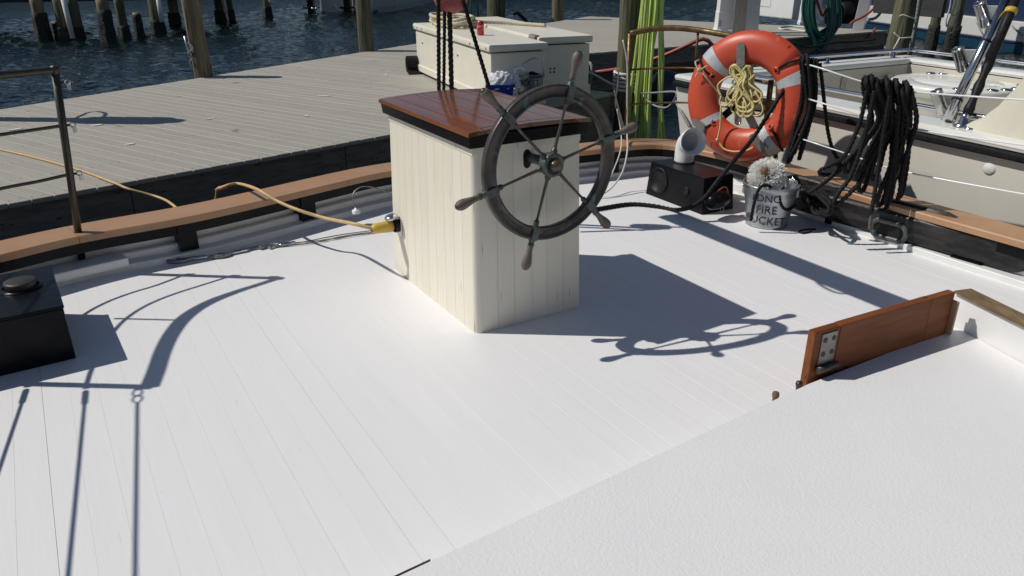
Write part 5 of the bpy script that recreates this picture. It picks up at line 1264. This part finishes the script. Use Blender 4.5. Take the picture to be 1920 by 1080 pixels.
MB().rope([ay(1213, 187, 9.3), ay(1228, 198, 8.8), ay(1248, 202, 8.2), ay(1262, 192, 7.6), ay(1268, 180, 7.25)], .012, n=8).build('line', 'grope', ml3)
MB().rope([ay(1267, 190, 7.2), ay(1280, 214, 7.0), ay(1293, 238, 6.9)], .014, n=8).build('tail', 'grope', ml3)

# ================================================================ FISHING SKIFF ALONGSIDE
sk = thing('fishing_skiff', 'cream open fishing skiff with black rub rail moored just beyond the right-hand rail', 'boat', (3.8, 5.6, WZ))
S0 = at(1266, 149, .55); g1 = at(1920, 288, .55); sf = (g1 - S0).normalized(); sw_ = Vector((-sf.y, sf.x, 0))
if sw_.x < 0: sw_ = -sw_
SL = 7.6; BW = 3.05; GZ = .60
def sp2(l, b, z): return Vector((S0.x, S0.y, 0)) + sf * l + sw_ * b + UP * z
# hull skin: near side, transom, far side (slight flare)
def plan_sec(z, inset_): return [sp2(inset_ * .6, inset_, z), sp2(SL, inset_, z), sp2(SL, BW - inset_, z), sp2(inset_ * .6, BW - inset_, z)]
secs = [plan_sec(-1.0, .38), plan_sec(-.45, .2), plan_sec(-.1, .1), plan_sec(.30, .035), plan_sec(.50, .012), plan_sec(.545, .012)]
v = [p for s in secs for p in s]; f = []
for i in range(len(secs) - 1):
    for k2 in range(4): f.append((i * 4 + k2, i * 4 + (k2 + 1) % 4, (i + 1) * 4 + (k2 + 1) % 4, (i + 1) * 4 + k2))
MB().add(v, f).build('hull', 'hullcream', sk)
# near gunwale deck, transom deck, far gunwale: broad rounded mouldings with a cockpit inside
GWn, GWt, GWf = .30, .26, .24
def mould(l0, l1, b0, b1, z0, z1, nm, mt, bev=.03): return MB().box(sp2(l0, b0, z0), sf * (l1 - l0), sw_ * (b1 - b0), UP * (z1 - z0), bev).build(nm, mt, sk)
mould(-.01, SL, -.012, GWn, .546, GZ + .0, 'near_gunwale', 'gel'); mould(-.01, SL, BW - GWf, BW + .012, .546, GZ + .0, 'far_gunwale', 'gel')
mould(-.008, GWt, GWn + .001, BW - GWf - .001, .546, GZ + .004, 'transom_top', 'gel')
mould(.0, SL, -.026, .02, .498, .5455, 'rub_rail', 'rubber', .012); mould(-.024, .02, .021, BW, .498, .5455, 'rub_rail', 'rubber', .012)
mould(.02, SL, GWn - .02, GWn - .002, -.12, .545, 'cockpit_side', 'geldull', .004); mould(.02, SL, BW - GWf - .02, BW - GWf, -.12, .545, 'cockpit_side', 'geldull', .004)
mould(GWt - .02, GWt, GWn, BW - GWf - .021, -.12, .545, 'cockpit_end', 'geldull', .004)
mould(GWt + .001, SL, GWn, BW - GWf - .022, -.2, -.1205, 'cockpit_sole', 'geldull', .004)
# boxed steps by the near quarter
mould(GWt + .002, GWt + .5, GWn + .02, GWn + .52, -.12, .37, 'seat_box', 'gel', .02); mould(GWt + .52, GWt + 1.0, GWn + .002, GWn + .42, -.12, .2, 'step_box', 'gel', .02)
# big round tank with hinged cover rings
tz = .50; tc1 = ay(1797, 153, 6.9); 
d0 = ray(1797, 153); tt_ = (tz - EYE) / d0.z; tcn = Vector((d0.x * tt_, d0.y * tt_, 0)); tdist = tcn.y * math.cos(PITCH) + (EYE - tz) * math.sin(PITCH); tr = 116 / FPX * tdist
MB().lathe([(tr * .72, -.12), (tr * .78, .1), (tr * .93, tz - .10), (tr, tz - .06), (tr, tz - .015), (tr - .02, tz), (tr * .66, tz + .001), (tr * .65, tz - .006), (tr * .64, tz + .001), (0, tz + .004)], tcn, n=64).build('round_platform', 'gel', sk)
for i in range(17):
    a = R(-118) + i * R(15.5) if i < 12 else R(-118) + i * R(13); pc_ = tcn + Vector((math.cos(a), math.sin(a), 0)) * tr * .89 + UP * (tz + .001)
    MB().lathe([(.048, 0), (.046, .008), (.036, .010), (.034, .002), (0, .002)], pc_, n=16).build('cup_ring', 'steel', sk)
# moulded fairing rising to the console at the right
fv = []; nn_ = 14; l_f0 = (at(1800, 226, GZ) - S0).dot(sf)
for i in range(nn_ + 1):
    t = i / nn_; l = l_f0 + .05 + 1.3 * t; z = GZ + .012 + min(.95, .42 * (t * 1.3 / .42) ** 2.2)
    fv += [sp2(l, .10, GZ - .03), sp2(l, .13, z - .02 if z - .02 > GZ - .02 else GZ - .02), sp2(l, .19, z), sp2(l, .52, z + .02), sp2(l, .55, z - .02), sp2(l, .56, -.1)]
ff = [(i * 6 + k2, i * 6 + k2 + 1, (i + 1) * 6 + k2 + 1, (i + 1) * 6 + k2) for i in range(nn_) for k2 in range(5)] + [(0, 1, 2, 3, 4, 5), tuple(nn_ * 6 + k2 for k2 in range(6))]
MB().add(fv, ff, True).build('console_fairing', 'geldull', sk)
# stainless rail on the transom and far gunwale
rl = [sp2(.13, .75, GZ + .05), sp2(.13, .82, GZ + .065), sp2(.13, 1.2, GZ + .07), sp2(.13, BW - .25, GZ + .07), sp2(.3, BW - .1, GZ + .065), sp2(2, BW - .1, GZ + .06), sp2(SL - .3, BW - .1, GZ + .06)]
MB().tube(resample(catmull(rl, 6), .05), .019, n=10).build('gunwale_rail', 'steel', sk)
for l, b in ((.13, .76), (.13, 1.75), (.13, BW - .35), (1.0, BW - .1), (2.4, BW - .1), (3.9, BW - .1)):
    MB().lathe([(.035, .0), (.035, .008), (.016, .012), (.016, .05), (0, .055)], sp2(l, b, GZ + .002), n=12).build('rail_foot', 'steel', sk)
nr = [sp2(.6, .235, GZ + .02), sp2(.75, .235, GZ + .055), sp2(2.2, .235, GZ + .06), sp2(2.75, .235, GZ + .06)]
MB().tube(resample(catmull(nr, 6), .05), .017, n=10).build('near_rail', 'steel', sk)
for l in (.7, 1.25, 1.95): MB().lathe([(.05, 0), (.048, .006), (.03, .008), (.028, .001), (0, .001)], sp2(l, .12, GZ + .001), n=16, ).build('rod_holder_ring', 'steel', sk)
for l in (2.7,): MB().lathe([(.045, 0), (.043, .008), (.0, .01)], sp2(l, .14, GZ + .001), n=14).build('deck_fitting', 'steel', sk)
# cockpit fittings
MB().tube(catmull([sp2(GWt + .01, BW - GWf - .3, .40), sp2(GWt + .08, BW - GWf - .36, .44), sp2(GWt + .14, BW - GWf - .28, .36), sp2(GWt + .1, BW - GWf - .2, .26), sp2(GWt + .05, BW - GWf - .24, .16)], 6), .04, n=9).build('tied_line', 'fray', sk)
MB().cbox(sp2(GWt + .005, BW - GWf - .95, .42), sw_ * .07, sf * .02, UP * .12, .004).build('hawse_plate', 'galv', sk)
MB().tube([sp2(GWt + .75, BW - GWf - .03, .44), sp2(GWt + .8, BW - GWf - .07, .30)], .035, n=10).build('rod_tube', 'steel', sk)
# little scupper on the hull side
MB().lathe([(.05, -.03), (.045, .03), (.03, .04), (0, .042)], onpl(1862, 314, sp2(0, .055, 0), -sw_), -sw_, n=14).build('scupper', 'gel', sk)
# white underlines of its boarding rope
# outrigger poles and rod holders
ob = at(1804, 236, GZ + .004)
orr = thing('outrigger', 'black outrigger pole with a yellow band slanting up from the skiff gunwale', 'pole', ob)
ot = ay(1917, -30, ob.y + .35)
MB().lathe([(.055, 0), (.055, .008), (.03, .016), (.022, .05), (0, .055)], ob, n=16).build('socket', 'steel', orr)
MB().tube([ob + UP * .04, ob.lerp(ot, .09)], .022, n=10).build('ferrule', 'steel', orr)
MB().tube(resample([ob.lerp(ot, .08), ob.lerp(ot, .45)], .04), [.027 + .006 * math.sin(i * 1.7) for i in range(len(resample([ob.lerp(ot, .08), ob.lerp(ot, .45)], .04)))], n=9).build('sleeve', 'rubber', orr)
MB().tube([ob.lerp(ot, .45), ot], .03, n=9).build('pole', 'rubber', orr)
yq_ = ob.lerp(ot, .805); MB().tube([ob.lerp(ot, .79), ob.lerp(ot, .825)], .036, n=10).build('yellow_band', 'yplug', orr)
tp1 = ay(1776, 226, ob.y + .12); tp1.z = max(tp1.z, .3); tp2 = ay(1902, -30, ob.y + .4)
to = thing('tower_leg', 'polished steel tube leg with three angled rod holders, left of the black outrigger', 'rod holder', tp1)
MB().tube([tp1, tp2], .031, n=14).build('tube', 'steel', to)
MB().tube([tp1 + Vector((.06, .03, 0)), tp1.lerp(tp2, .6) + Vector((.0, .04, 0))], .011, n=8).build('thin_tube', 'steel', to)
for tq in (.145, .575): MB().tube([tp1.lerp(tp2, tq), tp1.lerp(tp2, tq + .012)], .034, n=12).build('clamp', 'rubber', to)
for (x0, y0, x1, y1, bx0, by0, bx1, by1) in ((1836, 4, 1849, 50, 1845, 25, 1880, 25), (1795, 90, 1807, 133, 1806, 107, 1838, 107), (1755, 170, 1769, 213, 1768, 188, 1798, 188)):
    yy = ob.y + .16 + .2 * (226 - y0) / 226
    MB().lathe([(.037, 0), (.037, .02), (.036, .02), (.036, (ay(x1, y1, yy) - ay(x0, y0, yy)).length - .01), (.03, (ay(x1, y1, yy) - ay(x0, y0, yy)).length), (.0, (ay(x1, y1, yy) - ay(x0, y0, yy)).length)], ay(x0, y0, yy), ay(x1, y1, yy) - ay(x0, y0, yy), n=16).build('rod_holder', 'steel', to)
    a_, b_ = ay(bx0, by0, yy + .01), ay(bx1, by1, yy + .05); MB().box(a_ - UP * .04, b_ - a_, Vector((0, .035, 0)), UP * .085, .008).build('bracket', 'pvc', to)

# ================================================================ PEDESTALS AND GEAR ON THE OUTER DOCK
def pedestal(label, px, py, w_px, group='white dock pedestals', fit=True):
    p = at(px, py); d = p.y * math.cos(PITCH) + EYE * math.sin(PITCH); hw = w_px / 2 / FPX * d
    t = thing('power_pedestal', label, 'pedestal', p, group); ax = e1
    def sec(h_, z): return [p + Vector((a * h_, b * h_ * .8, z)) for a, b in ((-1, -1), (1, -1), (1, 1), (-1, 1))]
    S_ = [sec(hw * 1.12, 0), sec(hw * 1.12, .05), sec(hw, .10), sec(hw * .97, .42), sec(hw * .93, .45), sec(hw * .9, 1.3)]
    v = [q for s in S_ for q in s]; f = [(i * 4 + k2, i * 4 + (k2 + 1) % 4, (i + 1) * 4 + (k2 + 1) % 4, (i + 1) * 4 + k2) for i in range(len(S_) - 1) for k2 in range(4)] + [(20, 21, 22, 23)]
    MB().add(v, f).build('housing', 'pvc', t)
    if fit: MB().cbox(p + Vector((-hw * .82, -hw * .82, .2)), (.05, 0, 0), (0, .04, 0), (0, 0, .12), .008).build('tap', 'galv', t)
    return t
pedestal('white power pedestal left of the silvered wooden post, behind the lifebuoy', 1358, 61, 34)
pedestal('white power pedestal right of the silvered wooden post, behind the lifebuoy', 1404, 61, 27, fit=False)
pedestal('slim white pedestal between the white locker and the teal hose', 1507, 46, 18, fit=False)
wpp = at(1383, 66); wp_ = thing('wooden_post', 'silvered square wooden post between two white pedestals behind the lifebuoy', 'post', wpp)
dwp = 11 / FPX * (wpp.y * math.cos(PITCH) + EYE * math.sin(PITCH))
MB().box(wpp - Vector((dwp, 0, 0)), (dwp * 2, -.05, 0), (.05, .2, 0), (0, 0, 1.5), .006).build('post', 'oldwood', wp_)
lk = thing('white_locker', 'big white dock locker at the top of the picture, right of the pedestals', 'locker', at(1455, 30))
l0 = at(1408, 30); l1 = at(1484, 38); l2 = at(1504, 37); ld = (l1 - l0); lp = (l2 - l1)
MB().box(l0 + UP * .02, ld, lp.normalized() * 1.0, UP * 1.0, .03).build('locker_body', 'pvc', lk)
MB().cbox(l0.lerp(l1, .25) - lp.normalized() * .004 + UP * .45, ld * .42, lp.normalized() * .012, UP * .36, .006).build('door', 'pvc', lk)
vp = at(1613, 55); vpt = thing('white_post', 'white square post at the corner of the outer dock with a red cable behind', 'post', vp)
pw = 15 / FPX * (vp.y * math.cos(PITCH) + EYE * math.sin(PITCH))
MB().box(vp - Vector((pw, 0, 0)), (pw * 1.3, -.04, 0), (pw * .8, .25, 0), (.1, 0, 1.3), .01).build('post', 'pvc', vpt)
th_ = thing('teal_hose', 'coiled teal garden hose hanging over the edge of the outer dock', 'hose', at(1540, 66)); g = random.Random(12); yt = at(1540, 66).y - .35
for i in range(13):
    cx = 1540 + g.uniform(-8, 8); w_ = g.uniform(16, 29); bt = g.uniform(60, 100); dy = g.uniform(-.2, .15)
    MB().tube(resample(catmull([ay(cx - w_ * .7, -30, yt + dy), ay(cx - w_, 15, yt + dy), ay(cx - w_ * .8, 50, yt + dy), ay(cx - w_ * .2, bt, yt + dy), ay(cx + w_ * .5, bt - 8, yt + dy), ay(cx + w_, 40, yt + dy), ay(cx + w_ * .8, -30, yt + dy)], 8), .08), .028, n=7).build('loop', 'teal', th_)
MB().tube(resample(catmull([ay(1528, -10, yt), ay(1536, 15, yt), ay(1543, 30, yt), ay(1552, 10, yt)], 8), .06), .028, n=7).build('loop', 'redhose', th_)
hr = thing('hose_reel', 'dark hose reel cart standing between the teal hose and the white post', 'reel', at(1577, 46)); hp_ = at(1577, 46)
MB().lathe([(.22, -.15), (.24, -.14), (.24, .14), (.22, .15)], hp_ + UP * .28, (1, .3, 0), n=20).build('drum', 'rubber', hr)
MB().cbox(hp_ + Vector((.05, .2, .45)), (.75, 0, 0), (0, .12, 0), (0, 0, .9), .03).build('frame', 'rubber', hr)
for s_ in (-1, 1): MB().lathe([(.0, -.03), (.16, -.03), (.16, .03), (0, .03)], hp_ + Vector((.3 * s_, -.12, .16)), (.3, 1, 0), n=18).build('wheel', 'rubber', hr)
wl_ = thing('white_hose', 'loop of thin white hose lying on the outer dock left of the teal hose', 'hose', at(1490, 52))
MB().tube(resample(catmull([at(1512, 51, .02), at(1480, 49, .02), at(1462, 52, .02), at(1466, 55, .02), at(1485, 55, .02), at(1512, 59, .02), at(1532, 63, .02)], 8), .08), .022, n=7).build('hose', 'wrope', wl_)
rh = thing('red_cable', 'faded red cable arching along the outer dock just left of the lifebuoy', 'cable', at(1290, 88))
MB().tube(resample(catmull([ay(1082, 140, 12.8), ay(1120, 135, 12.9), ay(1170, 127, 12.5), ay(1240, 106, 12.2), ay(1290, 84, 12.), ay(1318, 73, 12.), ay(1332, 80, 12.), ay(1337, 92, 12.)], 8), .08), .03, n=8).build('cable', 'redhose', rh)
rh2 = thing('red_cable', 'faded red cable looping from the white corner post over the outer dock edge', 'cable', at(1630, 55)); yr2 = vp.y - .3
MB().tube(resample(catmull([ay(1644, -20, yr2), ay(1640, 12, yr2), ay(1620, 30, yr2), ay(1600, 40, yr2), ay(1594, 46, yr2 - .1)], 8), .08), .03, n=8).build('cable', 'redhose', rh2)
MB().tube(resample(catmull([ay(1641, 53, yr2), ay(1636, 61, yr2 - .2), ay(1626, 72, yr2 - .3), ay(1605, 80, yr2 - .3), ay(1582, 76, yr2 - .3)], 8), .08), .03, n=8).build('cable', 'redhose', rh2)
dr = thing('dock_line', 'grey line drooping from above to the corner of the outer dock', 'rope', at(1640, 50))
MB().rope([ay(1663, -20, yr2), ay(1658, 10, yr2), ay(1644, 32, yr2), ay(1628, 37, yr2)], .035, n=8).build('line', 'grope', dr)
bl_ = thing('hanging_cord', 'dark cord sagging along the face of the outer dock below the teal hose', 'cord', at(1500, 78))
yl2 = at(1500, 75).y - .12
MB().tube(resample(catmull([ay(1450, 82, yl2), ay(1480, 80, yl2), ay(1515, 88, yl2), ay(1560, 80, yl2), ay(1600, 78, yl2), ay(1642, 74, yl2 - .1)], 8), .08), .018, n=7).build('cord', 'brope', bl_)

# ================================================================ CRAFT AND ADDED SHORE BEYOND
# white boat whose hull shows behind the grey grooved piling
wb = thing('white_boat', 'white hull of a far boat behind the grey grooved piling', 'boat', at(760, 20, WZ))
wpx = [(668, 25), (700, 26), (745, 22), (790, 11), (835, -3), (870, -14)]
near_ = [at(x, y, WZ) for x, y in wpx]; nrm = Vector((-.35, 1, 0)).normalized()
v = []; f = []
for z, fl_ in ((WZ - .3, .5), (WZ + .25, .12), (WZ + .9, -.15), (WZ + 2.2, -.5)):
    for p in near_: v.append(flat(p, z) + nrm * fl_)
    for p in reversed(near_): v.append(flat(p, z) + nrm * (4.5 - fl_))
n = len(near_) * 2
for k in range(3):
    for i in range(n): f.append((k * n + i, k * n + (i + 1) % n, (k + 1) * n + (i + 1) % n, (k + 1) * n + i))
f.append(tuple(3 * n + i for i in range(n)))
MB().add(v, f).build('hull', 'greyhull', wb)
a_, b_ = near_[1] - nrm * .05, near_[-2] - nrm * .05
MB().box(flat(a_, WZ - .1) + nrm * .02, b_ - a_, nrm * .1, UP * .22).build('boot_stripe', 'navy', wb)
# outboard motors on another boat
ob_ = thing('motor_boat', 'far boat stern with two dark outboard motors left of the grey grooved piling', 'boat', at(620, 25, WZ))
yo = at(620, 22, WZ).y
ta, tb4 = ay(601, 22, yo), ay(672, 22, yo)
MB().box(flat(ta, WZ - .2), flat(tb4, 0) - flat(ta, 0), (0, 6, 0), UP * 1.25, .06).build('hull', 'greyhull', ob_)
MB().box(flat(ta, WZ + 1.06) - Vector((.05, .06, 0)), flat(tb4, 0) - flat(ta, 0) + Vector((.1, 0, 0)), (0, 6.1, 0), UP * .14, .04).build('rub_rail', 'navy', ob_)
for px in (583, 651):
    c = ay(px, 20, yo - .6); s_ = 1.
    mo_ = MB().lathe([(0, -.1), (.25, -.05), (.36, .3), (.38, .7), (.3, 1.0), (0, 1.12)], flat(c, WZ + .95), n=14).build('outboard_cowl', 'rubber', ob_)
    MB().box(flat(c, WZ - .4) - Vector((.12, .1, 0)), (.24, 0, 0), (0, .5, 0), UP * 1.45, .04).build('outboard_leg', 'rubber', ob_)
    MB().cbox(flat(c, WZ + .2) + Vector((0, .1, 0)), (.6, 0, 0), (0, .5, 0), (0, 0, .05), .01).build('cavitation_plate', 'rubber', ob_)
MB().tube(catmull([ay(627, 9, yo - .35), ay(634, 17, yo - .4), ay(640, 20, yo - .45), ay(647, 17, yo - .45), ay(647, 10, yo - .4)], 6), .09, n=8).build('steering_arm', 'greyhull', ob_)
for px, py in ((586, 16), (593, 16)): MB().lathe([(.06, 0), (.05, .04), (0, .05)], ay(px, py, yo - 1.02), (0, -1, .3), n=10).build('anode', 'chrome', ob_)
# yacht at the right
ya = thing('moored_yacht', 'large white yacht with blue bottom paint across the water at the upper right', 'boat', at(1780, 90, WZ))
w0_, w1_ = at(1615, 57, WZ), at(1925, 106, WZ); yd = (w1_ - w0_).normalized(); yn = Vector((-yd.y, yd.x, 0))
if yn.y < 0: yn = -yn
w0_ = w0_ - yd * .5; YL = 26.
def yz(px, py):                                   # height on the hull side
    q = onpl(px, py, w0_, yn); return q.z
z1, z1b, z2 = yz(1920, 84), yz(1650, 51), yz(1850, 34)
MB().box(flat(w0_, WZ - .3) + yn * .03, yd * YL, yn * 4, UP * (z1 - WZ + .3), .03).build('bottom_paint', 'deepblue', ya)
MB().box(flat(w0_, z1 + .001), yd * YL, yn * 4, UP * .045, .01).build('boot_stripe', 'navy', ya)
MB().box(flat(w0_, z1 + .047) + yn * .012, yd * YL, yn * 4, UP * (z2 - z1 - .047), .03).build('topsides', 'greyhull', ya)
MB().box(flat(w0_, z2 + .001) + yn * .1, yd * YL, yn * 3.8, UP * .62, .03).build('navy_band', 'navy', ya)  # plain navy band along the hull above the topsides
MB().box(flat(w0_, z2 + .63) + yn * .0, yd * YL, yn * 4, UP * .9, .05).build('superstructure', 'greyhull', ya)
for (x0, y0, x1, y1) in ((1831, 42, 1847, 72), (1847, 45, 1848, 72), (1898, 48, 1925, 75)):
    MB().tube([onpl(x0, y0, w0_ - yn * .02, yn), onpl(x1, y1, w0_ - yn * .02, yn)], .018, n=6).build('hull_rope', 'grope', ya)
# dark pilings and a bit of finger dock in front of it
def darkpile(label, px, pyw, wpx, ztop, seed):
    b = at(px, pyw, WZ); r = wpx / 2 / FPX * (b.y * math.cos(PITCH) + (EYE - WZ) * math.sin(PITCH))
    t = thing('piling', label, 'piling', flat(b, WZ), 'dark pilings in front of the yacht'); post_mesh((b.x, b.y, -1.8), (b.x, b.y, ztop), r, r, seed=seed, rows=8, n=14).build('post', 'pilgreen', t); growth(t, b, r, z1=-.05, seed=seed + 2)
    return t, b, r
darkpile('dark piling in front of the yacht, nearest the mossy tied piling', 1742, 100, 17, 1.0, 41)
dp, db, dr_ = darkpile('dark piling in front of the yacht hung with white rope loops', 1778, 102, 21, 1.6, 43)
yy_ = db.y - dr_ - .05
lp_ = thing('rope_loops', 'loops of white rope hanging on the dark piling in front of the yacht', 'rope', flat(ay(1782, 40, yy_), 0))
for P_ in ([(1783, -20), (1782, 10), (1774, 38), (1776, 50), (1780, 38), (1792, 5), (1794, -20)], [(1800, -20), (1799, 12), (1793, 27), (1786, 28)], [(1797, 10), (1791, 40), (1787, 60), (1783, 62)]):
    MB().tube(resample(catmull([ay(x, y, yy_) for x, y in P_], 7), .05), .02, n=6).build('loop', 'wrope', lp_)
fdk = thing('finger_dock', 'short dark timber finger dock in front of the yacht at the top right', 'dock', ay(1705, 10, 15.5))
fa, fb = ay(1636, 24, 16.5), ay(1768, 13, 15.2); fdir = flat(fb, 0) - flat(fa, 0)
MB().box(flat(fa, min(fa.z, fb.z)), fdir, Vector((-fdir.y, fdir.x, 0)).normalized() * .1, UP * .33, .01).build('fascia_plank', 'fasciadark', fdk)
for i in range(14):
    MB().box(flat(fa, min(fa.z, fb.z) + .3305) + fdir * (i / 14), fdir * (.95 / 14), Vector((-fdir.y, fdir.x, 0)).normalized() * 1.3, UP * .04, .004).build('board', 'paleboard', fdk)
# unseen wooded shore, added above the frame to darken the water's reflections
def shore():
    g = np.random.default_rng(9); V = []; F = []
    for i in range(9000):
        a = g.uniform(R(20), R(165)); d = g.uniform(105, 122); top = 8.5 + 3.5 * math.sin(a * 9) + 2.5 * math.sin(a * 23 + 1)
        z = g.uniform(-.4, 1) ** 1 * top; z = max(z, -.5); s = g.uniform(.8, 1.9); c = np.array([math.cos(a) * d, math.sin(a) * d, z])
        u_ = g.normal(size=3); u_ /= np.linalg.norm(u_); w_ = np.cross(u_, g.normal(size=3)); w_ /= np.linalg.norm(w_)
        o = len(V); V += [tuple(c + s * u_), tuple(c + s * w_), tuple(c - s * u_), tuple(c - s * w_)]; F.append((o, o + 1, o + 2, o + 3))
    o = MB().add(V, F).build('added_shore_trees', 'foliage', loc=(0, 110, WZ)); o['kind'] = 'stuff'
    poly = []; 
    P_ = [(math.cos(R(a)) * 112, math.sin(R(a)) * 112) for a in range(18, 168, 5)] + [(math.cos(R(a)) * 135, math.sin(R(a)) * 135) for a in range(166, 17, -5)]
    MB().prism(P_, WZ - 1, WZ + 1.2).build('shore', 'foliage', loc=(0, 110, WZ))['kind'] = 'structure'  # unseen bank, added with the trees for the water to mirror
M['foliage'] = mat('far_foliage', (.045, .07, .025), (.025, .045, .018), rough=.8, scale=.4)
shore()
